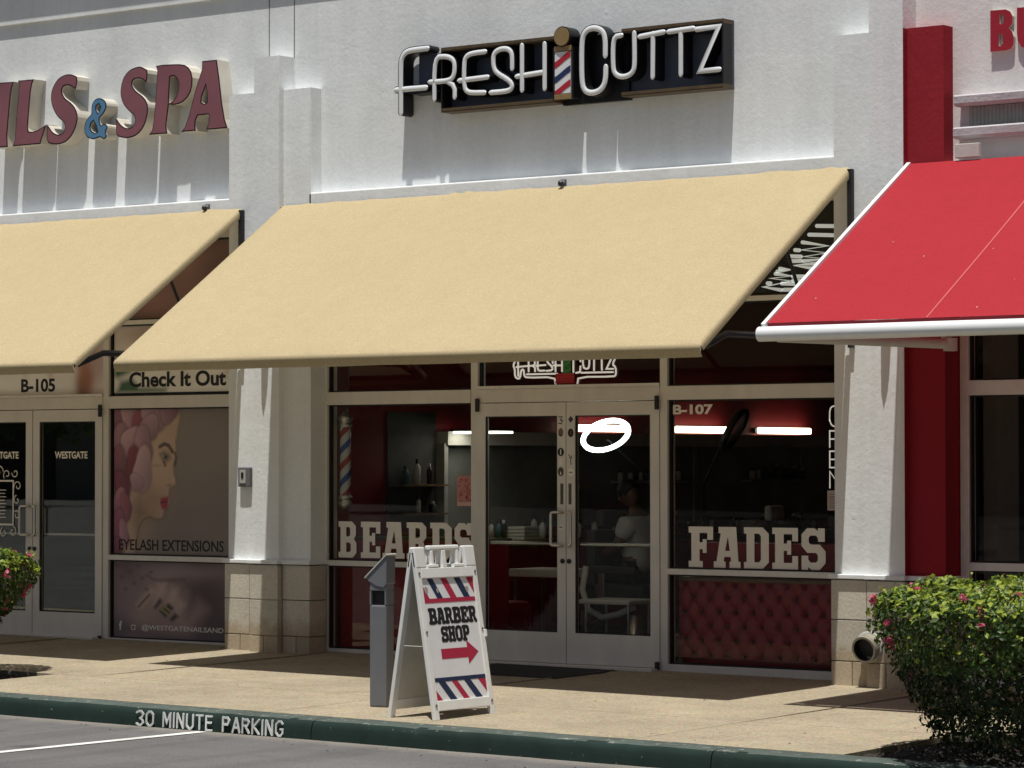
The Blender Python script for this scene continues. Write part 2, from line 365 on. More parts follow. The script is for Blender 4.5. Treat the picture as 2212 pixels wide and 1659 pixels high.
DEPS = None
def curve_mesh(cu):
    o = bpy.data.objects.new('tmp', cu); COL.objects.link(o)
    bpy.context.view_layer.update()
    ev = o.evaluated_get(bpy.context.evaluated_depsgraph_get()); me = bpy.data.meshes.new_from_object(ev)
    vs = [v.co.copy() for v in me.vertices]; fs = [tuple(p.vertices) for p in me.polygons]; ns = [p.normal.z for p in me.polygons]
    bpy.data.objects.remove(o); bpy.data.curves.remove(cu); bpy.data.meshes.remove(me)
    return vs, fs, ns
def chaikin(p, k=1, closed=False):
    for _ in range(k):
        q = []; n = len(p)
        for i in range(n if closed else n - 1):
            a, b = p[i], p[(i + 1) % n]
            q += [(a[0] * .75 + b[0] * .25, a[1] * .75 + b[1] * .25), (a[0] * .25 + b[0] * .75, a[1] * .25 + b[1] * .75)]
        if not closed: q = [tuple(p[0])] + q[1:-1] + [tuple(p[-1])]
        p = q
    return p
def polyfill(loops, yf, depth, offset=0.0, mif=0, mis=1):
    """filled outline with holes in the XZ plane; front at yf, extruded back by depth"""
    cu = bpy.data.curves.new('c', 'CURVE'); cu.dimensions = '2D'; cu.fill_mode = 'BOTH'; cu.extrude = depth / 2; cu.offset = offset
    for lp in loops:
        sp = cu.splines.new('POLY'); sp.points.add(len(lp) - 1); sp.use_cyclic_u = True
        for i, (x, z) in enumerate(lp): sp.points[i].co = (x, z, 0, 1)
    vs, fs, ns = curve_mesh(cu)
    mb = MB(); vs = [(v.x, yf + depth / 2 - v.z, v.y) for v in vs]
    for f, nz in zip(fs, ns): pass
    mb.v = vs; mb.f = [list(f) for f in fs]; mb.mi = [mif if nz > 0.5 else mis for nz in ns]; mb.sm = [False] * len(fs)
    return mb
def textfit(body, x0, x1, z0, z1, yf, depth=0.002, offset=0.0, shear=0.0, space=1.0):
    cu = bpy.data.curves.new('t', 'FONT'); cu.body = body; cu.extrude = max(depth, 1e-4) / 2; cu.offset = offset; cu.shear = shear; cu.space_character = space; cu.resolution_u = 4
    vs, fs, ns = curve_mesh(cu)
    a0 = min(v.x for v in vs); a1 = max(v.x for v in vs); b0 = min(v.y for v in vs); b1 = max(v.y for v in vs); zz = max(abs(v.z) for v in vs) or 1
    mb = MB(); mb.v = [(x0 + (v.x - a0) / (a1 - a0) * (x1 - x0), yf + depth / 2 - v.z / zz * depth / 2, z0 + (v.y - b0) / (b1 - b0) * (z1 - z0)) for v in vs]
    mb.f = [list(f) for f in fs]; mb.mi = [0] * len(fs); mb.sm = [False] * len(fs); return mb
def ribbon(mb, path, w, yf, yb, dome=0.0, mi_f=0, mi_s=1, capn=5, xf=None):
    """raised stroke of width w along a path in the XZ plane, from yf (front) back to yb"""
    p = [Vector((a, b)) for a, b in path]; L, Rr = [], []; n = len(p); h = w / 2
    def nrm(a, b): d = (b - a).normalized(); return Vector((-d.y, d.x))
    d0 = (p[1] - p[0]).normalized(); d1 = (p[-1] - p[-2]).normalized()
    cen = []
    for k in range(capn, 0, -1):
        t = math.pi / 2 * k / (capn + 0.2); nn = Vector((-d0.y, d0.x)); c = p[0] - d0 * h * math.sin(t)
        L.append(c + nn * h * math.cos(t)); Rr.append(c - nn * h * math.cos(t)); cen.append((c, math.cos(t)))
    for i in range(n):
        if i == 0: m = nrm(p[0], p[1]); k = 1
        elif i == n - 1: m = nrm(p[-2], p[-1]); k = 1
        else:
            a, b = nrm(p[i - 1], p[i]), nrm(p[i], p[i + 1]); m = (a + b)
            m = m.normalized() if m.length > 1e-4 else a; k = min(1 / max(m.dot(a), .35), 1.8)
        L.append(p[i] + m * h * k); Rr.append(p[i] - m * h * k); cen.append((p[i], 1))
    for k in range(1, capn + 1):
        t = math.pi / 2 * k / (capn + 0.2); nn = Vector((-d1.y, d1.x)); c = p[-1] + d1 * h * math.sin(t)
        L.append(c + nn * h * math.cos(t)); Rr.append(c - nn * h * math.cos(t)); cen.append((c, math.cos(t)))
    prof = [(-1, yb), (-1, yf + dome)] + ([(-.78, yf + dome), (-.62, yf + dome * .35), (-.2, yf), (.2, yf), (.62, yf + dome * .35), (.78, yf + dome)] if dome else []) + [(1, yf + dome), (1, yb)]
    vs = []
    for (l, r) in zip(L, Rr):
        c = (l + r) / 2; e = (r - l) / 2
        for s_, y in prof: q = c + e * s_; vs.append((q.x, y, q.y))
    k = len(prof); m = len(L)
    if xf: vs = [xf(Vector(v)) for v in vs]
    o = len(mb.v); mb.v += [tuple(v) for v in vs]
    def face(f, mi, sm): mb.f.append([o + t for t in f]); mb.mi.append(mi); mb.sm.append(sm)
    for i in range(m - 1):
        for j in range(k - 1):
            side = j == 0 or j == k - 2 or (dome and j in (1, k - 3))
            face((i * k + j, (i + 1) * k + j, (i + 1) * k + j + 1, i * k + j + 1), mi_s if side else mi_f, bool(dome) and not side)
    face(tuple(range(k)), mi_s, False); face(tuple(range((m - 1) * k + k - 1, (m - 1) * k - 1, -1)), mi_s, False)
    return mb

DATA = json.loads(r'''{"nails":{"S2":[[[-4.485,5.159],[-4.53,5.182],[-4.577,5.201],[-4.639,5.2],[-4.708,5.183],[-4.763,5.148],[-4.801,5.101],[-4.821,5.037],[-4.828,4.983],[-4.817,4.927],[-4.786,4.87],[-4.741,4.827],[-4.7,4.794],[-4.665,4.772],[-4.645,4.746],[-4.641,4.716],[-4.658,4.682],[-4.692,4.659],[-4.74,4.655],[-4.785,4.668],[-4.837,4.704],[-4.879,4.757],[-4.889,4.757],[-4.882,4.697],[-4.878,4.597],[-4.83,4.579],[-4.74,4.563],[-4.651,4.574],[-4.589,4.603],[-4.535,4.654],[-4.501,4.716],[-4.484,4.784],[-4.484,4.844],[-4.508,4.89],[-4.556,4.936],[-4.618,4.972],[-4.659,5.005],[-4.68,5.042],[-4.68,5.072],[-4.659,5.09],[-4.618,5.097],[-4.57,5.091],[-4.529,5.07],[-4.498,5.048]]],"P":[[[-4.387,5.191],[-4.312,5.195],[-4.204,5.191],[-4.104,5.185],[-4.037,5.173],[-3.99,5.147],[-3.956,5.105],[-3.94,5.05],[-3.943,4.982],[-3.963,4.924],[-4.002,4.878],[-4.056,4.843],[-4.109,4.829],[-4.156,4.825],[-4.227,4.834],[-4.243,4.738],[-4.257,4.655],[-4.253,4.61],[-4.243,4.575],[-4.473,4.578],[-4.433,4.617],[-4.412,4.71],[-4.393,4.862],[-4.379,5.034],[-4.37,5.152]],[[-4.211,5.078],[-4.184,5.084],[-4.15,5.077],[-4.12,5.044],[-4.106,4.999],[-4.115,4.945],[-4.14,4.895],[-4.183,4.857],[-4.217,4.847],[-4.227,4.855],[-4.22,4.973]]],"A":[[[-3.824,5.19],[-3.649,5.188],[-3.619,5.025],[-3.586,4.804],[-3.553,4.656],[-3.52,4.576],[-3.776,4.576],[-3.75,4.626],[-3.74,4.693],[-3.75,4.711],[-3.876,4.71],[-3.902,4.665],[-3.905,4.612],[-3.899,4.577],[-4.079,4.577],[-4.035,4.615],[-3.995,4.696],[-3.962,4.782],[-3.903,4.949],[-3.83,5.11]],[[-3.78,4.964],[-3.764,4.89],[-3.764,4.822],[-3.797,4.809],[-3.833,4.827],[-3.826,4.875]]],"I":[[[-6.441,5.194],[-6.202,5.187],[-6.231,5.13],[-6.249,5.049],[-6.27,4.876],[-6.291,4.697],[-6.283,4.583],[-6.483,4.585],[-6.454,4.656],[-6.425,4.886],[-6.411,5.092]]],"L":[[[-6.154,5.194],[-5.939,5.19],[-5.964,5.146],[-5.982,5.071],[-5.996,4.959],[-6.01,4.832],[-6.017,4.745],[-6.006,4.709],[-5.955,4.703],[-5.883,4.716],[-5.825,4.738],[-5.775,4.76],[-5.853,4.584],[-6.221,4.584],[-6.192,4.639],[-6.181,4.741],[-6.167,4.894],[-6.146,5.042],[-6.136,5.159]]],"S1":[[[-5.369,5.165],[-5.419,5.189],[-5.483,5.204],[-5.547,5.199],[-5.618,5.176],[-5.675,5.125],[-5.711,5.061],[-5.718,4.99],[-5.703,4.928],[-5.667,4.864],[-5.624,4.816],[-5.581,4.787],[-5.545,4.76],[-5.531,4.723],[-5.545,4.678],[-5.588,4.656],[-5.638,4.657],[-5.695,4.683],[-5.738,4.732],[-5.766,4.759],[-5.771,4.698],[-5.763,4.591],[-5.702,4.572],[-5.623,4.562],[-5.53,4.576],[-5.459,4.617],[-5.403,4.684],[-5.371,4.763],[-5.368,4.813],[-5.396,4.881],[-5.453,4.936],[-5.525,4.976],[-5.56,5.014],[-5.575,5.056],[-5.561,5.091],[-5.518,5.103],[-5.461,5.093],[-5.418,5.07],[-5.39,5.052]]],"amp":[[[-5.101,4.958],[-5.157,4.95],[-5.192,4.917],[-5.206,4.873],[-5.202,4.817],[-5.248,4.785],[-5.283,4.747],[-5.297,4.697],[-5.289,4.646],[-5.254,4.604],[-5.184,4.582],[-5.128,4.591],[-5.093,4.601],[-5.037,4.57],[-5.002,4.605],[-5.026,4.644],[-4.988,4.687],[-5.037,4.725],[-5.079,4.698],[-5.1,4.745],[-5.1,4.775],[-5.051,4.806],[-5.017,4.849],[-5.01,4.894],[-5.038,4.936]],[[-5.108,4.901],[-5.087,4.874],[-5.1,4.845],[-5.121,4.821],[-5.142,4.853],[-5.139,4.888]],[[-5.177,4.75],[-5.142,4.707],[-5.124,4.651],[-5.156,4.64],[-5.198,4.661],[-5.216,4.697],[-5.205,4.732]]]},"bu":{"B":[[[3.92,4.956],[4.047,4.954],[4.082,4.937],[4.102,4.9],[4.1,4.848],[4.086,4.829],[4.071,4.817],[4.095,4.793],[4.11,4.748],[4.108,4.688],[4.09,4.662],[4.05,4.653],[3.919,4.652]],[[3.996,4.921],[4.023,4.921],[4.031,4.894],[4.024,4.853],[3.998,4.849]],[[3.991,4.778],[4.02,4.775],[4.024,4.707],[4.001,4.687],[3.988,4.694]]],"U":[[[4.138,4.958],[4.197,4.957],[4.198,4.752],[4.209,4.724],[4.227,4.714],[4.244,4.729],[4.249,4.752],[4.246,4.956],[4.307,4.955],[4.31,4.723],[4.279,4.666],[4.226,4.651],[4.174,4.667],[4.143,4.713],[4.137,4.777]]]},"fresh":{"F":[[[-1.557,4.577],[-1.56,4.978],[-1.545,5.041],[-1.503,5.08],[-1.437,5.091],[-1.278,5.092]],[[-1.603,4.769],[-1.296,4.766]]],"R":[[[-1.199,4.666],[-1.199,5.011],[-1.075,5.011],[-1.01,4.985],[-0.985,4.945],[-0.985,4.868],[-1.01,4.819],[-1.075,4.803],[-1.239,4.808]],[[-1.058,4.797],[-1.006,4.767],[-0.985,4.727],[-0.985,4.669]]],"E":[[[-0.671,5.015],[-0.799,5.013],[-0.86,4.996],[-0.885,4.95],[-0.885,4.745],[-0.861,4.705],[-0.815,4.686],[-0.679,4.679]],[[-0.928,4.797],[-0.647,4.804]]],"S":[[[-0.388,4.86],[-0.388,4.973],[-0.416,5.011],[-0.464,5.025],[-0.527,5.02],[-0.572,4.995],[-0.583,4.951],[-0.578,4.875],[-0.543,4.827],[-0.432,4.768],[-0.388,4.727],[-0.393,4.689],[-0.44,4.672],[-0.599,4.673]]],"H":[[[-0.287,4.675],[-0.287,5.028]],[[-0.059,4.671],[-0.059,5.022]],[[-0.334,4.786],[-0.071,4.8]]],"C":[[[0.544,4.891],[0.545,5.021],[0.519,5.085],[0.451,5.116],[0.375,5.112],[0.326,5.07],[0.311,4.979],[0.313,4.68],[0.344,4.616],[0.405,4.593],[0.48,4.604],[0.526,4.64],[0.547,4.7],[0.549,4.786]]],"U":[[[0.695,5.033],[0.62,5.027],[0.619,4.781],[0.639,4.73],[0.699,4.7],[0.773,4.707],[0.818,4.74],[0.83,4.801],[0.826,5.034]]],"T":[[[0.886,5.008],[1.1,5.025]],[[1.004,5.013],[1.0,4.683]]],"T2":[[[1.161,5.023],[1.381,5.03]],[[1.268,5.021],[1.267,4.684]]],"Z":[[[1.423,5.019],[1.624,5.024],[1.444,4.689],[1.623,4.69]]]},"pole":{"ball":[0.145,5.068],"stripe":[[0.058,4.942],[0.212,4.944],[0.217,4.612],[0.06,4.613]],"cap":[[0.071,4.953],[0.075,4.996],[0.221,4.99],[0.218,4.953]],"foot":[[0.055,4.567],[0.064,4.607],[0.221,4.605],[0.221,4.561]]},"neon":[[[-0.551,2.528],[-0.555,2.477],[-0.576,2.441],[-0.558,2.406],[-0.559,2.352],[-0.534,2.329],[-0.505,2.334],[-0.495,2.396],[-0.477,2.407],[-0.466,2.396],[-0.463,2.351],[-0.435,2.336],[-0.154,2.337],[-0.143,2.283]],[[-0.526,2.528],[-0.524,2.354]],[[-0.541,2.426],[-0.441,2.432]],[[-0.417,2.387],[-0.417,2.497],[-0.371,2.504],[-0.353,2.484],[-0.353,2.445],[-0.371,2.434],[-0.431,2.432]],[[-0.371,2.431],[-0.353,2.416],[-0.351,2.388]],[[-0.255,2.496],[-0.307,2.496],[-0.325,2.472],[-0.325,2.405],[-0.308,2.39],[-0.255,2.392]],[[-0.339,2.433],[-0.244,2.437]],[[-0.171,2.452],[-0.174,2.486],[-0.202,2.501],[-0.227,2.487],[-0.227,2.459],[-0.175,2.421],[-0.175,2.393],[-0.234,2.389]],[[-0.143,2.384],[-0.143,2.519]],[[-0.077,2.383],[-0.077,2.473]],[[-0.164,2.432],[-0.077,2.431]],[[0.037,2.515],[0.037,2.375]],[[0.106,2.514],[0.108,2.461]],[[0.108,2.419],[0.104,2.374],[0.065,2.367]],[[0.131,2.513],[0.134,2.41],[0.172,2.395],[0.196,2.412],[0.198,2.512]],[[0.206,2.495],[0.424,2.493]],[[0.244,2.494],[0.243,2.386]],[[0.319,2.492],[0.321,2.387]],[[0.424,2.493],[0.366,2.394],[0.431,2.393]],[[0.461,2.506],[0.461,2.489],[0.424,2.429],[0.458,2.406],[0.461,2.345],[0.437,2.33],[0.089,2.334],[0.078,2.282]],[[-0.434,2.364],[-0.126,2.364]],[[0.12,2.367],[0.431,2.367]]],"green":[[-0.053,2.528],[0.017,2.527],[0.013,2.342],[-0.053,2.343]],"red":[[-0.133,2.367],[0.058,2.367],[0.061,2.277],[-0.133,2.277]],"scr":[[[2.343,3.455],[2.517,3.445]],[[2.273,3.391],[2.517,3.375]],[[2.214,3.335],[2.44,3.297],[2.203,3.276],[2.44,3.244],[2.224,3.224],[2.409,3.201],[2.224,3.189]],[[2.146,3.278],[2.188,3.274]],[[2.099,3.232],[2.203,3.225]],[[2.115,3.193],[2.203,3.192]],[[2.342,3.166],[2.143,3.159],[2.326,3.127]],[[2.008,3.14],[2.104,3.127],[1.984,3.118]],[[1.968,3.101],[2.114,3.078],[1.926,3.067],[2.114,3.04],[1.863,3.003],[2.02,2.973]],[[2.125,3.075],[2.275,3.068]],[[2.127,3.042],[2.187,3.04]],[[1.895,3.03],[1.926,3.029]],[[2.026,3.023],[2.223,3.012]],[[2.041,2.974],[2.233,2.97]]]}''')

# ================================================================== GROUND
def zg(x, y):
    b = 0.0
    pts = [(0.3, 0.0), (0.0, 0.0), (-0.3, -0.018), (-2.2, -0.043), (-2.95, -0.050), (-4.27, -0.070), (-30, -0.30)]
    if y >= pts[0][0]: b = 0.0
    else:
        for (ya, za), (yb, zb) in zip(pts, pts[1:]):
            if y >= yb: b = za + (zb - za) * (ya - y) / (ya - yb); break
        else: b = pts[-1][1]
    return b - 0.007 * x
CX0, CX1 = -14.0, 14.0
def road_z(x, y): return -0.207 - 0.007 * max(-60, min(60, x)) - 0.004 * max(0, -4.5 - y) * (1 if y > -12 else 7.5 / max(1e-6, -4.5 - y))
mb = MB()
xs = [-160, -60, -14, -7, 0, 7, 14, 60, 160]; ys = [-4.5, -6, -9, -12, -20, -40, -160]
mb.add([(x, y, road_z(x, y)) for y in ys for x in xs], [(j * 9 + i, (j + 1) * 9 + i, (j + 1) * 9 + i + 1, j * 9 + i + 1) for j in range(len(ys) - 1) for i in range(8)])
road = struct(P('asphalt_parking_lot', mb, 'asphalt')); road['label'] = 'dark grey asphalt of the parking lot in front of the kerb'
# ground under and behind the buildings
mb = MB(); mb.box(-160, 160, -4.26, 160, -0.9, -0.32)
struct(P('ground', mb, 'gutter'))
# pavement slabs
pave = bpy.data.objects.new('sidewalk', None); COL.objects.link(pave); pave['kind'] = 'structure'
def slab(x0, x1, y0, y1):
    nx = max(2, int((x1 - x0) / 0.5)); ny = max(2, int((y1 - y0) / 0.35)); g = 0.0035
    x0 += g; x1 -= g; y0 += g; y1 -= g; m = MB(); c = 0.006
    def fn(u, v):
        x = x0 + (x1 - x0) * u; y = y0 + (y1 - y0) * v
        return (x, y, zg(x, y))
    m.grid(fn, nx, ny, 0, False)
    base = len(m.v)
    ring = [(x0, y0), (x1, y0), (x1, y1), (x0, y1)]
    vs = [(x, y, zg(x, y)) for x, y in ring] + [(x, y, zg(x, y) - 0.12) for x, y in ring]
    m.add(vs, [(i, 4 + i, 4 + (i + 1) % 4, (i + 1) % 4) for i in range(4)])
    return P('paving_slab', m, 'pave', pave)
for a, b in ((-13.9, -11.7), (-11.7, -8.65), (-8.65, -5.6), (-5.6, -2.5), (-2.5, 0.55), (0.55, 3.6), (3.6, 6.65), (6.65, 9.7), (9.7, 13.9)):
    slab(a, b, -2.93, 0.0)
for a, b in ((-13.9, -9.2), (-9.2, -4.75), (-2.88, 0.55), (0.55, 3.6), (3.6, 5.13), (6.9, 9.7), (9.7, 13.9)):
    slab(a, b, -4.27, -2.93)
mb = MB(); mb.box(-13.9, 13.9, -4.27, 0.0, -0.31, -0.19)
P('slab_bed', mb, 'mortar', pave)
# planting beds
for k, (a, b) in enumerate(((-4.75, -2.88), (5.13, 6.9))):
    m = MB(); rr = random.Random(5 + k)
    nz = {}
    def fn(u, v, a=a, b=b):
        x = a + (b - a) * u; y = -4.27 + 1.34 * v
        h = 0 if min(u, v, 1 - u, 1 - v) < 0.01 else 0.012 * math.sin(x * 31 + y * 13) + 0.014 * math.sin(x * 17 - y * 41) + rr.uniform(-.008, .008)
        return (x, y, zg(x, y) - 0.035 + h)
    m.grid(fn, 44, 34); o = struct(P('planting_bed', m, 'soil'))
    o['label'] = 'dark soil of the %s planting bed by the kerb' % ('left' if k == 0 else 'right')
    m = MB()
    for i in range(200):
        x = rr.uniform(a + .03, b - .03); y = rr.uniform(-4.24, -2.96); z = zg(x, y) - 0.03; s_ = rr.uniform(.008, .022); t = rr.uniform(0, 6.3)
        c, d = math.cos(t) * s_, math.sin(t) * s_ * .6
        m.add([(x - c, y - d, z), (x + d, y - c, z), (x + c, y + d, z + .004), (x - d, y + c, z), (x, y, z + s_ * .8)], [(0, 1, 4), (1, 2, 4), (2, 3, 4), (3, 0, 4)])
    struct(P('gravel', m, 'soil'), 'stuff')
# kerb, in cast lengths
kerb = bpy.data.objects.new('kerb', None); COL.objects.link(kerb); kerb['kind'] = 'structure'
kj = [-14, -10.4, -7.35, -4.3, -1.9, 1.15, 4.35, 7.4, 10.4, 14]
rk = random.Random(11)
for a, b in zip(kj, kj[1:]):
    m = MB(); n = 40; g = 0.004
    def fn(u, v, a=a, b=b):
        x = a + g + (b - a - 2 * g) * u
        w = 0.0025 * math.sin(x * 5.1) + 0.002 * math.sin(x * 17.3 + 1) + 0.0012 * math.sin(x * 53)
        pr = [(-4.274, -.10), (-4.274, 0.0), (-4.30, 0.001), (-4.44, -0.003), (-4.475, -0.010), (-4.496, -0.026), (-4.505, -0.05), (-4.512, -0.09), (-4.518, -0.16)]
        f = v * (len(pr) - 1); i = min(int(f), len(pr) - 2); t = f - i
        y = pr[i][0] * (1 - t) + pr[i + 1][0] * t; z = pr[i][1] * (1 - t) + pr[i + 1][1] * t
        return (x, y + (w if v > .5 else 0), -0.070 - 0.007 * x + z + (w * .6 if 0.1 < v < .7 else 0))
    m.grid(lambda u, v: fn(u, 1 - v), n, 8)
    for u in (0, 1):
        vs = [fn(u, j / 8) for j in range(9)]; m.add(vs, [tuple(range(9)) if u else tuple(range(8, -1, -1))])
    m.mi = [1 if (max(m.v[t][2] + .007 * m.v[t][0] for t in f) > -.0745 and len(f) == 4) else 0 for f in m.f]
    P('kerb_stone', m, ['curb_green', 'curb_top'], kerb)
mb = MB(); mb.box(-14, 14, -4.49, -4.276, -0.35, -0.2)
P('kerb_core', mb, 'mortar', kerb)
# stencilled words on the kerb face
def kerbmap(m):
    for i, (x, y, z) in enumerate(m.v):
        m.v[i] = (x, y - 0.05 * max(0, (-0.12 - (z + 0.007 * x))) , z)
    return m
STEN = {'0': [[(0, 2), (0, 8), (2, 10), (4, 10), (6, 8), (6, 2), (4, 0), (2, 0), (0, 2)]], '3': [[(0, 9), (2, 10), (4, 10), (6, 8), (5, 6), (3, 5), (5, 4), (6, 2), (4, 0), (2, 0), (0, 1)]],
        'M': [[(0, 0), (0, 10)], [(.6, 9.6), (3.2, 3), (5.8, 9.6)], [(6.4, 10), (6.4, 0)]], 'I': [[(0, 0), (0, 10)]], 'N': [[(0, 0), (0, 10)], [(.5, 9.5), (5, .5)], [(5.5, 0), (5.5, 10)]],
        'U': [[(0, 10), (0, 2), (2, 0), (3.5, 0), (5.5, 2), (5.5, 10)]], 'T': [[(0, 10), (5.5, 10)], [(2.75, 8.8), (2.75, 0)]], 'E': [[(5, 10), (0, 10), (0, 0), (5, 0)], [(1, 5.2), (4.4, 5.2)]],
        'P': [[(0, 0), (0, 10)], [(.9, 9.8), (4, 9.8), (5.4, 8), (4, 5), (.9, 5)]], 'A': [[(0, 0), (2.8, 10), (3.1, 10), (5.9, 0)], [(1.8, 3.4), (4.2, 3.4)]],
        'R': [[(0, 0), (0, 10)], [(.9, 9.8), (4, 9.8), (5.4, 8), (4, 5.4), (.9, 5.4)], [(2.6, 4.8), (5.6, 0)]], 'K': [[(0, 0), (0, 10)], [(5.4, 10), (.9, 5.2), (5.6, 0)]],
        'G': [[(5.5, 8.4), (4, 10), (2, 10), (0, 8), (0, 2), (2, 0), (4, 0), (5.6, 2), (5.6, 4.6), (3.6, 4.6)]]}
WD = {'I': 0, 'M': 6.4, '3': 6, '0': 6, ' ': 3.2}
rs = random.Random(3)
text = '30 MINUTE PARKING'; total = sum(WD.get(c, 5.5) for c in text) + 3.0 * (len(text) - 1)
px = -0.455; k = (0.905 + 0.455) / total; kz = 0.096 / 10
for ch in text:
    if ch != ' ':
        m = MB()
        for si, st in enumerate(STEN[ch]):
            dz = rs.uniform(-.002, .002)
            pth = [(px + x * k, -0.196 - 0.007 * px + z * kz + dz) for x, z in st]
            ribbon(m, pth, 0.0145 * rs.uniform(.9, 1.12), -4.5235 - si * 0.0012, -4.518, 0, 0, 0, capn=2)
        P('painted_letter', kerbmap(m), 'paint_white', kerb)
    px += (WD.get(ch, 5.5) + 3.0) * k
# parking line
mb = MB(); y0 = -4.56
def lz(x, y): return road_z(x, y) + 0.004
pts = []
for i in range(31):
    t = i / 30; y = y0 + (-10.2 - y0) * t; x = 0.21 - 0.03 * (y + 4.5) * 0 + (-0.045) * (-(y + 4.5)) ; pts.append((x, y))
mb.add([(x + s_ * 0.048, y, lz(x, y)) for x, y in pts for s_ in (-1, 1)], [(2 * i, 2 * i + 2, 2 * i + 3, 2 * i + 1) for i in range(30)])
o = struct(P('parking_line', mb, 'paint_white')); o['label'] = 'white painted bay line running out from the kerb'

# ================================================================== BUILDING
B = T('retail_building', 'white stucco strip mall building with stepped piers over three shop fronts', 'building', (0, 0, 0))
GY = 0.03                      # glass plane
BZ0, BZ1 = 3.70, 3.955         # lintel beam
PIERS = [(-9.73, 'a'), (-3.515, 'b'), (2.645, 'c'), (8.80, 'd')]
def wall(name, x0, x1, mat, z0=3.72, z1=6.3):
    m = MB(); m.box(x0, x1, -0.08, 0.12, z0, z1); return P(name, m, mat, B)
wall('facade_wall', -16, 3.27, 'stucco'); wall('facade_wall', 3.27, 16, 'stucco_r')
for (a, b, mt) in ((-16, -9.73, 'stucco'), (-8.78, -3.515, 'stucco'), (-2.585, 2.645, 'stucco'), (3.595, 8.8, 'stucco_r')):
    m = MB(); y0 = -0.22; BZ1 = 3.955 if a < 3 else 3.84
    # beam with a softly rounded top ledge
    prof = [(-0.0785, BZ1 + .008), (-0.208, BZ1 + .003), (-0.217, BZ1 - .002), (y0, BZ1 - .010), (y0, BZ0), (0.02, BZ0)]
    vs = [(x, y, z) for x in (a, b) for y, z in prof]; n = len(prof)
    m.add(vs, [(i, i + 1, n + i + 1, n + i) for i in range(n - 1)]); P('lintel_beam', m, mt, B)
# cornice step and roof overhang
m = MB(); m.box(-16, 16, -0.11, -0.0803, 5.75, 6.3); P('cornice', m, 'stucco', B)
m = MB(); m.box(-16, 16, -0.225, 0.3, 6.3, 7.0); m.box(-16, 16, -0.225, 12, 7.0, 7.1); P('parapet', m, 'stucco', B)
def pier(x0, red, mt):
    """x0 = left edge; flank width .93, raised middle"""
    x1 = x0 + 0.945; c0, c1 = x0 + 0.345, x0 + 0.635
    if not red:
        m = MB(); m.box(x0, x1, -0.22, 0.13, 0.80, 4.865); P('pier_flank', m, mt, B)
    else:
        m = MB(); m.box(x0, c1 - .005, -0.22, 0.13, 0.80, 4.865); P('pier_flank', m, mt, B)
        m = MB(); m.box(c1 - .0049, x1, -0.2205, 0.13, 0.80, 4.868); P('pier_flank', m, 'stucco_red', B, 'pier side painted deep red')
    m = MB(); m.box(c0, c1, -0.28, -0.0802, 0.80, 5.16); P('pier_centre', m, mt, B)
    if red:
        m = MB(); m.box(c1 + 0.0005, c1 + .004, -0.278, -0.2207, 0.80, 4.865); P('pier_return', m, 'stucco_red', B)
    # control joints above
    m = MB(); m.box(c0 - .004, c0 + .004, -0.083, -0.079, 5.16, 5.74); P('control_joint', m, 'mortar', B)
    m = MB(); m.box(c1 - .004, c1 + .004, -0.083, -0.079, 5.16, 5.74); P('control_joint', m, 'mortar', B)
    # block base
    zb = -0.16
    m = MB(); m.box(x0 - .008, x1 + .008, -0.242, 0.12, zb, 0.755); P('base_core', m, 'mortar', B)
    m = MB(); m.box(c0 - .008, c1 + .008, -0.300, -0.2421, zb, 0.755); P('base_core', m, 'block', B)
    rows = [(zb, 0.145), (0.153, 0.455), (0.463, 0.757)]
    for ri, (z0, z1) in enumerate(rows):
        g = 0.004
        if ri == 0: cuts = [x0 - .015, x0 + .165, c0 - .008 - .0, ]
        segs = [((x0 - .016, c0 - .016 - g), -0.252), ((c1 + .016 + g, x1 + .016), -0.252)]
        mid = (c0 + c1) / 2
        cen = [(c0 - .016, c1 + .016)] if ri != 0 else [(c0 - .016, mid - g), (mid + g, c1 + .016)]
        if ri == 0: segs = [((x0 - .016, x0 + .16), -0.252), ((x0 + .168, c0 - .016 - g), -0.252), ((c1 + .016 + g, c1 + .17), -0.252), ((c1 + .178, x1 + .016), -0.252)]
        for (a, b), yf in segs:
            m = MB(); m.box(a, b, yf, -0.235, z0, z1, ch=.003); P('block', m, 'block', B)
        for a, b in cen:
            m = MB(); m.box(a, b, -0.313, -0.2952, z0, z1, ch=.003); P('block', m, 'block', B)
        for (xa, xb) in ((x1 + .0082, x1 + .018), (x0 - .018, x0 - .0082)):
            m = MB(); m.box(xa, xb, -0.2345, -0.035, z0, z1, ch=.002); P('block', m, 'block', B)
    m = MB(); m.box(c0 - .0225, c0 - .0165, -.309, -.2425, .153, .757); P('mortar_joint', m, 'mortar', B)
    # sloped base cap
    m = MB(); m.box(x0 - .035, x1 + .035, -0.275, 0.0, 0.765, 0.80, ch=.006); P('base_cap', m, mt, B)
    m = MB(); m.box(c0 - .03, c1 + .03, -0.335, -0.2755, 0.766, 0.801, ch=.006); P('base_cap', m, mt, B)
for x0, k_ in PIERS: pier(x0, k_ == 'c', 'stucco_r' if k_ == 'd' else 'stucco')

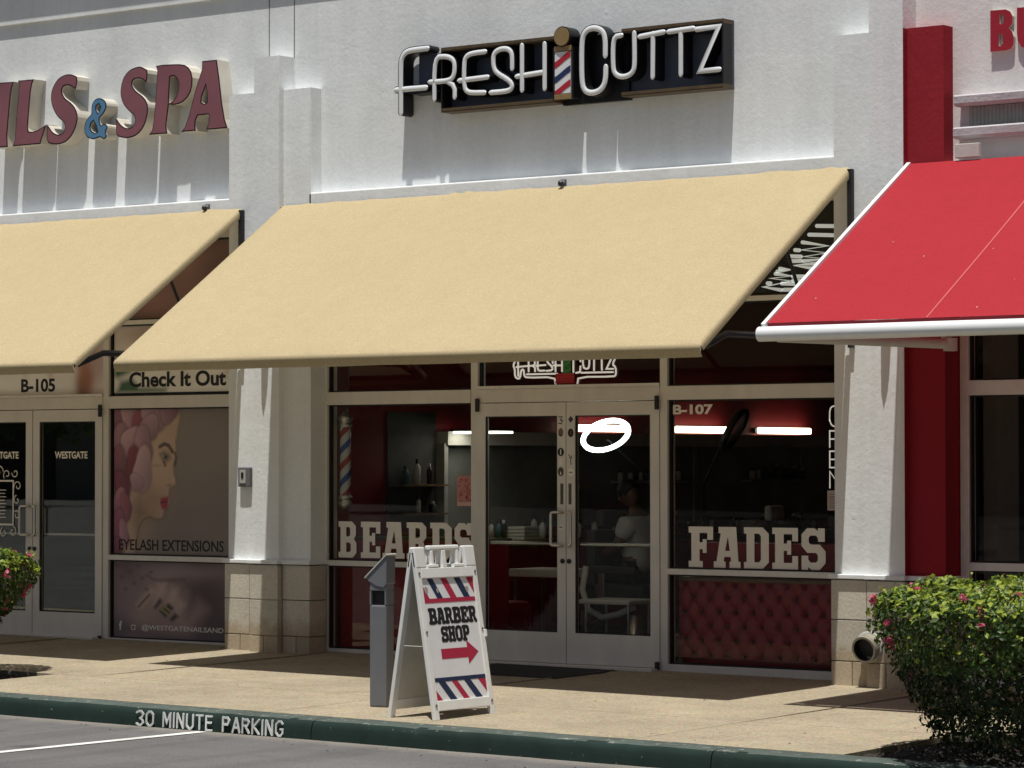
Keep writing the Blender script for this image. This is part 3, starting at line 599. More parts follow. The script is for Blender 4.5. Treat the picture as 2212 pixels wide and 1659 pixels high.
# ---- storefronts
def bar(x0, x1, z0, z1, parent, name='frame_bar', mt='frame', y0=-0.02, y1=0.09):
    m = MB(); m.box(x0, x1, y0, y1, z0, z1, ch=.003); return P(name, m, mt, parent)
def window(x0, x1, z0, z1, bead=.022, mt='glass'):
    f = MB()
    yb = 0.0
    for a, b, c, d in ((x0, x0 + .012, z0, z1), (x1 - .012, x1, z0, z1), (x0 + .012, x1 - .012, z0, z0 + .012), (x0 + .012, x1 - .012, z1 - .012, z1)):
        f.box(a, b, 0.006, 0.05, c, d)
    w = P('window', f, 'gasket', B)
    g = MB(); g.box(x0 + .01, x1 - .01, GY, GY + .006, z0 + .01, z1 - .01); P('pane', g, mt, w)
    return w
def storefront(xl, m1, m2, xr):
    """vertical mullions centred on m1, m2; wall to wall xl..xr"""
    mw = .035
    for a, b in ((xl - .03, xl + .045), (m1 - mw, m1 + mw), (m2 - mw, m2 + mw), (xr - .045, xr + .03)):
        bar(a, b, -0.05, 3.70, B, 'mullion')
    for a, b, door in ((xl + .046, m1 - mw - .001, 0), (m1 + mw + .001, m2 - mw - .001, 1), (m2 + mw + .001, xr - .046, 0)):
        bar(a, b, 2.135, 2.245, B, 'transom_bar', y0=-0.028)
        bar(a, b, 2.895, 2.935, B, 'transom_bar', 'frame_lt')
        bar(a, b, 3.64, 3.70, B, 'head_bar')
        window(a, b, 2.245, 2.895); window(a, b, 2.935, 3.64)
        if not door:
            bar(a, b, 0.755, 0.80, B, 'sill_bar', 'frame_lt', y0=-.03)
            bar(a, b, -0.06, 0.045, B, 'bottom_bar')
            window(a, b, 0.80, 2.135); window(a, b, 0.045, 0.755)
        else:
            bar(a, b, 2.246, 2.272, B, 'frame_bar', 'frame_lt', y0=-.034, y1=-.021)
def door(x0, x1, hinge_left):
    st = .085
    m = MB(); yb0, yb1 = -0.03, 0.02; zb, zt = 0.012, 2.128
    for a, b, c, d in ((x0, x0 + st, zb, zt), (x1 - st, x1, zb, zt), (x0 + st, x1 - st, 2.02, zt), (x0 + st, x1 - st, zb, 0.26)):
        m.box(a, b, yb0, yb1, c, d)
    d_ = P('door', m, 'frame', B, 'aluminium door leaf with a tall glass pane')
    g = MB(); g.box(x0 + st - .004, x1 - st + .004, -0.006, 0.0, 0.256, 2.024); P('pane', g, 'glass', d_)
    g = MB()
    for a, b, c, d in ((x0 + st, x0 + st + .01, .26, 2.02), (x1 - st - .01, x1 - st, .26, 2.02), (x0 + st + .01, x1 - st - .01, .26, .27), (x0 + st + .01, x1 - st - .01, 2.01, 2.02)):
        g.box(a, b, -.022, -.0065, c, d)
    P('gasket', g, 'gasket', d_)
    g = MB(); g.tube([(x0 + st, .045, .975), (x0 + st + .03, .06, .975), (x1 - st - .03, .06, .975), (x1 - st, .045, .975)], .016, 8); P('push_bar', g, 'steel', d_)
    # pull handle
    hx = x1 - .125 if hinge_left else x0 + .125; ix = x1 - .03 if hinge_left else x0 + .028; s_ = 1 if hinge_left else -1
    hx = x1 - .115 if hinge_left else x0 + .075
    g = MB(); zc = 1.10; zz = .135
    ptsb = [(ix, -.03, zc + zz), (ix, -.075, zc + zz)] 
    path = [(ix, -.031, zc + zz), (ix, -.07, zc + zz), (ix - s_ * .012, -.078, zc + zz), (hx + s_ * .02, -.08, zc + zz), (hx + s_ * .005, -.08, zc + zz - .006), (hx, -.08, zc + zz - .022), (hx, -.08, zc - zz + .022), (hx + s_ * .005, -.08, zc - zz + .006), (hx + s_ * .02, -.08, zc - zz), (ix - s_ * .012, -.078, zc - zz), (ix, -.07, zc - zz), (ix, -.031, zc - zz)]
    g.tube(path, .012, 8); P('handle', g, 'steel', d_)
    g = MB(); g.cyl((ix, -.031, .84), (ix, -.04, .84), .02, n=16); g.cyl((ix, -.04, .84), (ix, -.043, .84), .012, n=12); P('lock', g, 'dark_steel', d_)
    hxn = x0 + .012 if hinge_left else x1 - .012
    g = MB(); g.cyl((hxn, -.045, 2.06), (hxn, -.045, 2.17), .018, n=12); g.box(hxn - .015, hxn + .015, -.045, -.031, 2.07, 2.16); P('pivot_hinge', g, 'dark_steel', d_)
    g = MB(); g.cyl((hxn, -.045, .0), (hxn, -.045, .06), .02, n=12); P('pivot_hinge', g, 'dark_steel', d_)
    return d_
storefront(-2.60, -.95, .95, 2.62)
door(-.912, -.004, True); door(.004, .912, False)
storefront(-8.78, -7.12, -5.215, -3.50)
door(-7.08, -6.16, True); door(-6.15, -5.255, False)
# burger shop front: full height lights
for a, b in ((3.60, 3.672), (5.32, 5.39), (7.1, 7.17)): bar(a, b, -.05, 3.70, B, 'mullion', 'frame_lt', y0=-.015)
for a, b in ((3.673, 5.319), (5.391, 7.099), (7.171, 8.8)):
    bar(a, b, 2.135, 2.245, B, 'transom_bar', 'frame_lt'); bar(a, b, .84, .90, B, 'sill_bar', 'frame_lt'); bar(a, b, -.06, .045, B, 'bottom_bar', 'frame_lt'); bar(a, b, 3.64, 3.70, B, 'head_bar')
    window(a, b, 2.245, 3.64); window(a, b, .90, 2.135); window(a, b, .045, .84)
# threshold and sill pads
m = MB(); m.box(-.91, .91, -.14, .02, -.03, .008, ch=.002); P('threshold', m, 'frame', B)
m = MB(); m.box(-7.08, -5.26, -.14, .02, 0.0, .05, ch=.002); P('threshold', m, 'frame', B)
for a, b in ((-2.6, -.99), (.99, 2.62), (-5.18, -3.5)):
    m = MB(); m.box(a, b, -.035, .09, -.12, -.061); P('plinth', m, 'gutter', B)
# ---- rooms behind the glass
def room(x0, x1, y1, wl, wr, wb, wc, wf):
    def q(name, pts, mt):
        m = MB(); m.poly(pts); return P(name, m, mt, B)
    y0 = .13; zc = 3.72
    for nm, a, b, c, d, e, f, mt in (('inner_wall', x0 - .1, x0, y0, y1, -.1, zc, wl), ('inner_wall', x1, x1 + .1, y0, y1, -.1, zc, wr), ('inner_wall', x0, x1, y1, y1 + .1, -.1, zc, wb), ('inner_ceiling', x0, x1, y0, y1, zc, zc + .1, wc), ('inner_floor', x0, x1, .092, y1, -.1, -.002 if x0 > -4 and x0 < 2 else .03, wf)):
        m = MB(); m.box(a, b, c, d, e, f); P(nm, m, mt, B)
room(-3.0, 3.05, 10.5, 'red_in', 'red_in', 'grey_in', 'dark_in', 'floor_in')
room(-9.1, -3.2, 8.0, 'dark_in', 'dark_in', 'grey_in', 'dark_in', 'floor_in')
room(3.25, 9.2, 8.0, 'dark_in', 'dark_in', 'grey_in', 'dark_in', 'floor_in')
m = MB(); m.box(-16, 16, 10.7, 10.9, -.3, 7.0); m.box(-16, -15.8, .13, 10.7, -.3, 7.0); m.box(15.8, 16, .13, 10.7, -.3, 7.0); P('outer_wall', m, 'stucco', B)
m = MB(); m.box(-15.8, -9.73, -.08, .12, -.3, 3.72); P('facade_wall', m, 'stucco', B)
m = MB(); m.box(9.76, 15.8, -.08, .12, -.3, 3.72); P('facade_wall', m, 'stucco_r', B)
# ---- small fittings on the red shop wall
def fitting():
    for z0, z1, yy in ((4.262, 4.345, -.20), (4.02, 4.105, -.21)):
        m = MB(); n = 60
        def fn(u, v, z0=z0, z1=z1, yy=yy):
            x = 3.66 + 3.0 * u; pr = [(-.0805, z1), (yy + .015, z1), (yy, z1 - .012), (yy, z0 + .02), (yy + .02, z0), (-.0805, z0)]
            f = v * 5; i = min(int(f), 4); t = f - i
            return (x, pr[i][0] * (1 - t) + pr[i + 1][0] * t, pr[i][1] * (1 - t) + pr[i + 1][1] * t)
        m.grid(fn, n, 5, 0, False); m.add([fn(0, j / 5) for j in range(6)], [tuple(range(6))]); P('foam_moulding', m, 'foam', B)
    m = MB()
    m.box(3.74, 6.6, -.11, -.0806, 4.106, 4.26)
    for i in range(90):
        x = 3.75 + i * .0315; m.add([(x, -.111, 4.108), (x + .012, -.128, 4.108), (x + .024, -.111, 4.108), (x, -.111, 4.258), (x + .012, -.128, 4.258), (x + .024, -.111, 4.258)], [(0, 3, 4, 1), (1, 4, 5, 2)])
    P('corrugated_vent', m, 'grey_in', B)
    m = MB(); m.box(3.70, 3.90, -.26, -.2205, 3.87, 3.975, ch=.006); P('trim_block', m, 'stucco_tan', B)
fitting()

# ================================================================== AWNINGS
def awning(xa, xb, label, mt='canvas', seed=1):
    yt, zt, yf, zf = -0.235, 3.86, -2.28, 2.475
    a = T('awning', label, 'awning', ((xa + xb) / 2, -0.22, 3.85), 'shop front awnings')
    L = math.hypot(yf - yt, zf - zt); dy, dz = (yf - yt) / L, (zf - zt) / L; ny, nz = dz, -dy   # outward normal (-, +)
    if nz < 0: ny, nz = -ny, -nz
    r_ = .038
    rows = [(0.0 + L * i / 40, 0.0) for i in range(41)]
    NX = int((xb - xa) / .07); rnd = random.Random(seed)
    pk = [(xa + rnd.uniform(.03, .97) * (xb - xa), rnd.uniform(.02, .05), rnd.uniform(.5, 1)) for _ in range(22)]
    def pt(x, s_, drop):
        y = yt + dy * s_; z = zt + dz * s_
        u = s_ / L; w = (x - xa) / (xb - xa)
        sag = -0.012 * math.sin(math.pi * u) * (math.sin(math.pi * min(1, max(0, w))) ** .5 if 0 < w < 1 else 0)
        rip = .0016 * math.sin(x * 9 + seed) * math.exp(-((1 - u) / .2)) 
        pu = 0
        for c, wd, am in pk:
            xx = x - c + s_ * .9
            pu += am * .013 * math.exp(-(xx / wd) ** 2) * math.exp(-s_ / .07)
        h = sag + rip + pu - drop
        return (x, y + ny * h, z + nz * h)
    m = MB(); xs = []
    side = [(-.0, .062), (-.0, .04), (.004, .018), (.014, .005), (.03, 0)]
    for ox, dr in side: xs.append((xa + ox, dr))
    for i in range(1, NX): xs.append((xa + .03 + (xb - xa - .06) * i / NX, 0))
    for ox, dr in side[::-1]: xs.append((xb - ox, dr))
    vs = []
    # rows down the slope, then a turn round the front pipe and a short hem
    nrow = 0
    for s_, _ in rows:
        vs += [pt(x, s_, dr) for x, dr in xs]; nrow += 1
    ang0 = math.atan2(nz, ny)
    cy, cz = yt + dy * L - ny * r_, zt + dz * L - nz * r_
    for k in range(1, 9):
        t = ang0 + (math.pi + .35 - ang0) * k / 8
        for x, dr in xs:
            rr = max(.012, r_ - dr * .55); vs.append((x, cy + math.cos(t) * rr, cz + math.sin(t) * rr))
        nrow += 1
    for k in (1, 2, 3):
        for x, dr in xs: vs.append((x, cy - r_ + .004 + .011 * k, cz - .010 - .019 * k + .0015 * math.sin(x * 6 + seed)))
        nrow += 1
    nx = len(xs)
    m.add(vs, [(j * nx + i, (j + 1) * nx + i, (j + 1) * nx + i + 1, j * nx + i + 1) for j in range(nrow - 1) for i in range(nx - 1)], 0, True)
    P('canopy', m, mt, a)
    # frame
    f = MB(); f.cyl((xa + .02, cy + .004, cz), (xb - .02, cy + .004, cz), .024, n=10); P('front_pipe', f, 'dark_steel', a)
    n_ = 0
    for x in [xa + .028, xb - .028] + [xa + (xb - xa) * k / 4 for k in (1, 2, 3)]:
        f = MB(); f.tube([(x, yt - ny * .045, zt - nz * .045 - .01), (x, cy + .02, cz + .01)], .02, 8); P('rafter', f, 'dark_steel', a)
        if n_ < 2:
            s_ = .030 if x > 0.5 * (xa + xb) else -.030
            f = MB(); f.box(x + s_ - .02, x + s_ + .02, -.262, -.222, 2.50, 3.845, ch=.003); P('wall_post', f, 'dark_steel', a)
            f = MB(); f.tube([(x, -.25, 2.56), (x, cy + .35, 2.55), (x, cy + .06, 2.45)], .026, 8); P('side_arm', f, 'dark_steel', a)
            f = MB(); f.tube([(x, -1.12, 3.22), (x, -.74, 2.57)], .014, 6); P('brace', f, 'dark_steel', a)
        n_ += 1
    return a
awning(-2.894, 2.803, 'cream canvas awning sloping over the barber shop door and windows', seed=2)
awning(-8.95, -3.352, 'cream canvas awning at the left edge, above the pink beauty posters', seed=5)
# folding-arm awning in red
aw = T('awning', 'red canvas awning with white edging and a white front tube', 'awning', (6.2, -.22, 3.85), 'shop front awnings')
xa, xb = 3.325, 9.0; yt, zt, yf, zf = -.24, 3.855, -2.235, 2.60
m = MB()
def fn(u, v):
    x = xa + (xb - xa) * u; s_ = 1 - v
    sag = -0.010 * math.sin(math.pi * s_)
    return (x, yt + (yf - yt) * s_, zt + (zf - zt) * s_ + sag)
m.grid(fn, 60, 30); P('canopy', m, 'canvas_red', aw)
m = MB(); m.grid(lambda u, v: (xa + (xb - xa) * u, yf - .004 + .02 * (1 - v), zf - .002 - .035 * (1 - v) + .002 * math.sin(u * 70)), 60, 2); P('hem', m, 'canvas_red_dk', aw)
for x in (4.57, 6.1, 7.6):
    m = MB(); m.add([(x - .007, yt + (yf - yt) * s_, zt + (zf - zt) * s_ - .010 * math.sin(math.pi * s_) + .003) for s_ in [i / 20 for i in range(21)]] + [(x + .007, yt + (yf - yt) * s_, zt + (zf - zt) * s_ - .010 * math.sin(math.pi * s_) + .003) for s_ in [i / 20 for i in range(21)]], [(i, i + 1, 22 + i, 21 + i) for i in range(20)])
    P('seam', m, simple('red_seam_%d' % int(x * 10), (0.50, 0.085, 0.09), .8), aw)
m = MB(); m.box(xa - .034, xa - .002, 0, math.hypot(yf - yt, zf - zt) + .03, -.012, .022, M4=Matrix.Translation((0, yt, zt)) @ Matrix.Rotation(math.atan2(zf - zt, yf - yt), 4, 'X')); P('side_rail', m, 'white_metal', aw)
m = MB(); m.box(xb + .002, xb + .034, 0, math.hypot(yf - yt, zf - zt) + .03, -.012, .022, M4=Matrix.Translation((0, yt, zt)) @ Matrix.Rotation(math.atan2(zf - zt, yf - yt), 4, 'X')); P('side_rail', m, 'white_metal', aw)
m = MB(); m.cyl((xa - .028, yf - .058, zf - .078), (xb + .03, yf - .058, zf - .078), .052, n=28); P('front_tube', m, 'white_metal', aw)
m = MB()
for x in (xa - .029,): m.cyl((x - .006, yf - .058, zf - .078), (x, yf - .058, zf - .078), .049, n=20)
P('end_cap', m, 'dark_steel', aw)
m = MB(); m.tube([(xa + .1, yf - .03, zf - .10), (4.15, -1.15, 2.47)], .036, 8); P('folding_arm', m, 'stucco_tan', aw)
m = MB(); m.tube([(4.15, -1.15, 2.47), (3.62, -.26, 2.55)], .036, 8); m.cyl((4.15, -1.15, 2.42), (4.15, -1.15, 2.51), .05, n=14); P('folding_arm', m, 'stucco_tan', aw)
m = MB(); m.box(xa, xb, -.29, -.235, 3.72, 3.79, ch=.004); P('wall_bar', m, 'canvas_red', aw)
# wedge brackets whose pointed shadow lies on each pier
for x in (-3.06, 3.105):
    t = T('awning_bracket', 'slim tapered steel bracket fixed to the %s pier between two awnings' % ('left' if x < 0 else 'right'), 'bracket', (x, -.30, 2.6), 'brackets on the piers')
    m = MB(); yc = -.282; xc = x + .03
    pl_ = [(xc - .038, yc), (xc - .036, yc - .06), (xc - .026, yc - .092), (xc, yc - .118), (xc + .026, yc - .092), (xc + .036, yc - .06), (xc + .038, yc)]
    m.add([(a, b, 2.57) for a, b in pl_] + [(a, b, 2.86) for a, b in pl_], [tuple(range(6, -1, -1)), tuple(range(7, 14))] + [(i, (i + 1) % 7, 7 + (i + 1) % 7, 7 + i) for i in range(7)])
    P('bracket_body', m, 'frame', t)

# ================================================================== WALL SIGNS
# barber shop sign
sg = T('shop_sign', 'dark shop sign with white channel letters reading FRESH CUTTZ and a striped pole', 'sign', (0.1, -.09, 4.8))
YW = -0.0805
def tray(x0, x1, z0, z1, ends):
    m = MB(); m.box(x0, x1, -.105, YW, z0, z1); P('backing_panel', m, 'navy', sg)
    for a, b, nm in ((z1 - .034, z1, 'rail'), (z0, z0 + .034, 'rail')):
        m = MB(); m.box(x0, x1, -.235, -.1052, a, b); m.box(x0 + .002, x1 - .002, -.24, -.2352, a + .010, a + .016); P('rail', m, 'brown_rail', sg)
    for e in ends:
        xx = (x0, x0 + .012) if e < 0 else (x1 - .014, x1)
        m = MB(); m.box(xx[0], xx[1], -.236, -.1052, z0 + .0341, z1 - .0341); P('end_plate', m, 'black', sg)
tray(-1.13, 0.045, 4.545, 5.085, (-1,)); tray(0.70, 1.665, 4.545, 5.085, (1,))
m = MB(); m.box(-1.46, -1.1305, -.115, YW, 4.72, 5.06); P('backing_panel', m, 'navy', sg)
m = MB(); m.box(-1.46, -1.155, -.232, -.1152, 4.722, 4.736); P('rail', m, 'black', sg)  # added ledge under the F panel, there to throw its shadow
m = MB(); m.box(0.046, 0.699, -.13, YW, 4.53, 5.08); P('backing_panel', m, 'black', sg)
LW = {'F': .060, 'C': .060}
for k, strokes in DATA['fresh'].items():
    m = MB()
    for i, st in enumerate(strokes):
        pth = chaikin(st, 2) if len(st) >= 6 and k not in 'TZ' else st
        ribbon(m, pth, LW.get(k, .054), -.247 + i * .0016, -.106 - (.0 if k not in 'C' else .025), .009, 0, 1)
    P('letter', m, ['acrylic', 'black'], sg)
pd = DATA['pole']
bx, bz = pd['ball']
m = MB(); m.cyl((bx - .005, -.27, bz), (bx - .005, -.13, bz), .083, n=28); P('finial', m, 'black', sg)
m = MB(); m.cyl((bx - .005, -.278, bz), (bx - .005, -.2702, bz), .074, n=28); P('finial_face', m, 'gold', sg)
m = MB(); m.box(.03, .235, -.245, -.1305, 4.57, 4.985); P('pole_box', m, 'black', sg)
m = MB(); m.box(.055, .222, -.262, -.2455, 4.952, 4.995, ch=.004); P('cap', m, 'gold', sg)
m = MB(); m.box(.055, .222, -.262, -.2455, 4.562, 4.605, ch=.004); P('cap', m, 'gold', sg)
x0, x1, z0, z1 = .058, .214, 4.61, 4.947
m = MB(); m.box(x0, x1, -.256, -.2455, z0, z1); P('pole_face', m, 'acrylic', sg)
def clip(poly, x0, x1, z0, z1):
    def cut(p, f, g):
        o = []
        for i in range(len(p)):
            a, b = p[i - 1], p[i]
            if f(b):
                if not f(a): o.append(g(a, b))
                o.append(b)
            elif f(a): o.append(g(a, b))
        return o
    def gx(X): return lambda a, b: (X, a[1] + (b[1] - a[1]) * (X - a[0]) / (b[0] - a[0]))
    def gz(Z): return lambda a, b: (a[0] + (b[0] - a[0]) * (Z - a[1]) / (b[1] - a[1]), Z)
    for f, g in ((lambda q: q[0] >= x0, gx(x0)), (lambda q: q[0] <= x1, gx(x1)), (lambda q: q[1] >= z0, gz(z0)), (lambda q: q[1] <= z1, gz(z1))):
        if poly: poly = cut(poly, f, g)
    return poly
for i, (zc, c) in enumerate(((4.865, 'red'), (4.745, 'dkblue'), (4.632, 'red'))):
    p_ = []
    N_ = 8
    top = [(x0 + (x1 - x0) * t / N_, zc - .012 + .062 * (t / N_) + .012 * math.sin(math.pi * 2 * (t / N_ - .5) * .5) ) for t in range(N_ + 1)]
    poly = [(x, z + .026) for x, z in top] + [(x, z - .026) for x, z in top[::-1]]
    poly = [(x, min(max(z, z0), z1)) for x, z in poly][::-1]
    m = MB(); m.prism(poly, -.2585, -.2562); P('stripe', m, c, sg)
# nails and spa letters
ns = T('channel_letter_sign', 'mauve channel letters reading NAILS and SPA with a blue ampersand', 'sign', (-5.0, -.09, 4.6))
def chan(loops, face, rim, yf, yb, sm):
    lp = [chaikin(l, 1, True) if sm and len(l) > 12 else l for l in loops]
    ob = polyfill(lp, yf, yb - yf); P('letter', ob, [rim, 'return'], ns)
    fo = polyfill(lp, yf - .004, .0035, offset=-.011); P('letter_face', fo, [face, rim], ns)
for k in ('I', 'L', 'S1', 'S2', 'P', 'A'):
    chan(DATA['nails'][k], 'mauve', 'trim', -.235, YW, k[0] == 'S')
chan(DATA['nails']['amp'], 'blue', 'blue_trim', -.225, YW, True)
A_ = DATA['nails']['A']; chan([[(x - 3.36, z) for x, z in l] for l in A_], 'mauve', 'trim', -.235, YW, False)
chan([[(-8.40, 4.6), (-8.15, 4.6), (-8.12, 5.0), (-7.93, 4.6), (-7.75, 4.6), (-7.73, 5.2), (-7.93, 5.2), (-7.95, 4.9), (-8.15, 5.2), (-8.38, 5.2)]], 'mauve', 'trim', -.235, YW, False)
bs = T('channel_letter_sign', 'bold red letters reading BU on the pale wall at the right edge', 'sign', (4.1, -.09, 4.65))
for k in ('B', 'U'): P('letter', polyfill(DATA['bu'][k], -.112, .0315), ['bored', 'return'], bs)
# small wall lights on the lintel, above the awnings
for x in (-3.77, .12):
    t = T('wall_fixture', 'tiny grey junction nub on the ledge above the %s cream awning' % ('left' if x < -1 else 'middle'), 'fixture', (x, -.22, 3.9), 'nubs on the ledge')
    m = MB(); m.cyl((x, -.222, 3.895), (x, -.26, 3.885), .02, n=10); m.box(x - .028, x + .028, -.2225, -.2202, 3.87, 3.92); P('nub', m, 'grey_can', t)
    m = MB(); m.cyl((x, -.26, 3.885), (x, -.275, 3.878), .027, .02, n=10); P('cap', m, 'dark_steel', t)
# key box on the left pier
kb = T('key_box', 'small grey metal key box on the left pier beside the poster window', 'box', (-3.3, -.22, 1.52))
m = MB(); m.box(-3.37, -3.235, -.262, -.2205, 1.43, 1.60, ch=.008); P('case', m, 'grey_can', kb)
m = MB(); m.box(-3.345, -3.275, -.268, -.2625, 1.46, 1.575, ch=.002); P('door', m, 'grey_in', kb)
m = MB(); m.box(-3.325, -3.298, -.272, -.2685, 1.505, 1.555, ch=.001); P('dial', m, 'black', kb)
# rain spout in the right pier base
sp = T('rain_spout', 'short weathered round rain spout sticking out of the right pier base', 'spout', (3.015, -.31, .28))
def ringtube(m, c, ax, r0, r1, n=28):
    pass
m = MB(); c = Vector((2.995, -.3135, .268)); ax = Vector((-.02, -.96, -.22)).normalized(); e = c + ax * .085
m.cyl(c - ax * .05, e, .100, n=32, cap=False); m.cyl(e, c - ax * .05, .084, n=32, cap=False, mi=1)  # inner wall coloured black in place of shade in the bore
u = ax.orthogonal().normalized(); w = ax.cross(u); vs = []
for i in range(32):
    t = 2 * math.pi * i / 32; vs += [e + (u * math.cos(t) + w * math.sin(t)) * .100, e + (u * math.cos(t) + w * math.sin(t)) * .084]
m.add(vs, [(2 * i, 2 * ((i + 1) % 32), 2 * ((i + 1) % 32) + 1, 2 * i + 1) for i in range(32)])
P('pipe', m, [simple('galvanised_pipe', (.34, .32, .26), .5, .25, .35, 9, .3, 30), 'gasket'], sp)
m = MB(); m.cyl(c + ax * .015, c + ax * .016, .0835, n=24); P('pipe_shade', m, 'gasket', sp)  # black disc stands in for the shade inside the pipe
m = MB(); m.lathe([(.100, 0), (.116, 0), (.118, .006), (.116, .012), (.100, .014)], (2.995, -.3133, .268), 32, axis=1); P('flange', m, 'grey_in', sp)
m = MB(); m.cyl((3.0, -.313, .47), (3.0, -.325, .47), .012, n=8); P('screw', m, 'grey_can', sp)

# ================================================================== WINDOW LETTERING
GLY = {
 'F': [[(0, 0), (0, 2), (1, 2), (1, 11), (0, 11), (0, 13), (9, 13), (9, 8.8), (6.9, 8.8), (6.9, 11), (4, 11), (4, 8), (5.2, 8), (5.2, 9), (6.6, 9), (6.6, 4.6), (5.2, 4.6), (5.2, 5.8), (4, 5.8), (4, 2), (5.2, 2), (5.2, 0)]],
 'A': [[(0, 0), (0, 2), (1, 2), (2.6, 11), (1.8, 11), (1.8, 13), (8.4, 13), (9.2, 2), (10, 2), (10, 0), (5.9, 0), (5.9, 2), (6.5, 2), (6.3, 3.5), (3.9, 3.5), (3.7, 2), (4.4, 2), (4.4, 0)], [(4.2, 5.4), (6.0, 5.4), (5.3, 10)]],
 'D': [[(0, 0), (0, 2), (1, 2), (1, 11), (0, 11), (0, 13), (7.2, 13), (9.5, 11), (9.5, 2), (7.2, 0)], [(4, 2), (5.8, 2), (6.5, 2.8), (6.5, 10.2), (5.8, 11), (4, 11)]],
 'E': [[(0, 0), (0, 2), (1, 2), (1, 11), (0, 11), (0, 13), (9, 13), (9, 8.8), (7, 8.8), (7, 11), (4, 11), (4, 8), (5.2, 8), (5.2, 9), (6.6, 9), (6.6, 4.6), (5.2, 4.6), (5.2, 5.8), (4, 5.8), (4, 2), (7, 2), (7, 4.2), (9, 4.2), (9, 0)]],
 'S': [[(0, 0), (0, 4.4), (2.6, 4.4), (2.6, 3.2), (3.4, 2.3), (5.6, 2.3), (6.3, 3), (6.3, 4.6), (5.6, 5.3), (2.2, 5.3), (0, 7.4), (0, 11), (2.2, 13), (5, 13), (6.4, 12.1), (6.4, 13), (9, 13), (9, 8.8), (6.4, 8.8), (6.4, 9.8), (5.6, 10.7), (3.5, 10.7), (2.8, 10), (2.8, 8.6), (3.5, 7.9), (7, 7.9), (9.3, 5.8), (9.3, 2.2), (7, 0), (3.9, 0), (2.5, .9), (2.5, 0)]],
 'B': [[(0, 0), (0, 2), (1, 2), (1, 11), (0, 11), (0, 13), (7, 13), (9, 11.3), (9, 8), (7.9, 6.7), (9.3, 5.3), (9.3, 1.7), (7.3, 0)], [(4, 2), (5.7, 2), (6.4, 2.6), (6.4, 4.7), (5.7, 5.4), (4, 5.4)], [(4, 7.6), (5.5, 7.6), (6.1, 8.2), (6.1, 10.4), (5.5, 11), (4, 11)]],
 'R': [[(0, 0), (0, 2), (1, 2), (1, 11), (0, 11), (0, 13), (7, 13), (9, 11.3), (9, 7.6), (7.6, 6.3), (9, 2), (10, 2), (10, 0), (6.8, 0), (5.3, 5.4), (4, 5.4), (4, 2), (5, 2), (5, 0)], [(4, 7.5), (5.5, 7.5), (6.1, 8.1), (6.1, 10.4), (5.5, 11), (4, 11)]],
 'H': [[(0, 0), (0, 2), (.9, 2), (.9, 11), (0, 11), (0, 13), (4.6, 13), (4.6, 11), (3.8, 11), (3.8, 7.8), (6.2, 7.8), (6.2, 11), (5.4, 11), (5.4, 13), (10, 13), (10, 11), (9.1, 11), (9.1, 2), (10, 2), (10, 0), (5.4, 0), (5.4, 2), (6.2, 2), (6.2, 5.6), (3.8, 5.6), (3.8, 2), (4.6, 2), (4.6, 0)]],
 'O': [[(2.4, 0), (0, 2.6), (0, 10.4), (2.4, 13), (7, 13), (9.4, 10.4), (9.4, 2.6), (7, 0)], [(3.6, 2.1), (5.8, 2.1), (6.4, 3.4), (6.4, 9.6), (5.8, 10.9), (3.6, 10.9), (3, 9.6), (3, 3.4)]],
 'P': [[(0, 0), (0, 2), (1, 2), (1, 11), (0, 11), (0, 13), (7, 13), (9, 11.3), (9, 6.6), (7, 5), (4, 5), (4, 2), (5.2, 2), (5.2, 0)], [(4, 7.1), (5.5, 7.1), (6.1, 7.8), (6.1, 10.3), (5.5, 11), (4, 11)]],
}
def gly(ch, x0, x1, z0, z1, yf, d=.0015, sm=0, off=0.0):
    lp = GLY[ch]; w = max(x for x, z in lp[0])
    lp = [[(x0 + x / w * (x1 - x0), z0 + z / 13 * (z1 - z0)) for x, z in l] for l in lp]
    if sm: lp = [chaikin(l, sm, True) for l in lp]
    return polyfill(lp, yf, d, off)
YG = GY - .0025
t = T('window_lettering', 'cream block capitals reading FADES on the right barber shop window', 'lettering', (1.78, YG, .82), 'words on the barber shop windows')
cx = lambda p: None
def xy(px, tile): return px
fad = [('F', 1.152, 1.405), ('A', 1.405, 1.69), ('D', 1.72, 1.975), ('E', 2.01, 2.27), ('S', 2.30, 2.535)]
for i, (ch, a, b) in enumerate([('F', 1.155, 1.385), ('A', 1.392, 1.640), ('D', 1.672, 1.900), ('E', 1.932, 2.165), ('S', 2.197, 2.412)]):
    P('letter', gly(ch, a, b, .815, 1.135, YG), 'vinyl', t)
t = T('window_lettering', 'cream block capitals reading BEARDS on the left barber shop window', 'lettering', (-1.75, YG, .82), 'words on the barber shop windows')
for ch, a, b in [('B', -2.465, -2.265), ('E', -2.215, -2.000), ('A', -1.975, -1.735), ('R', -1.710, -1.475), ('D', -1.455, -1.225), ('S', -1.195, -1.005)]:
    P('letter', gly(ch, a, b, .825, 1.135, YG), 'vinyl', t)
t = T('window_lettering', 'small cream suite number reading B-107 at the top of the right window', 'lettering', (1.2, YG, 2.02))
P('letters', textfit('B-107', 1.008, 1.385, 2.018, 2.098, YG, .0015, offset=.035), 'vinyl', t)
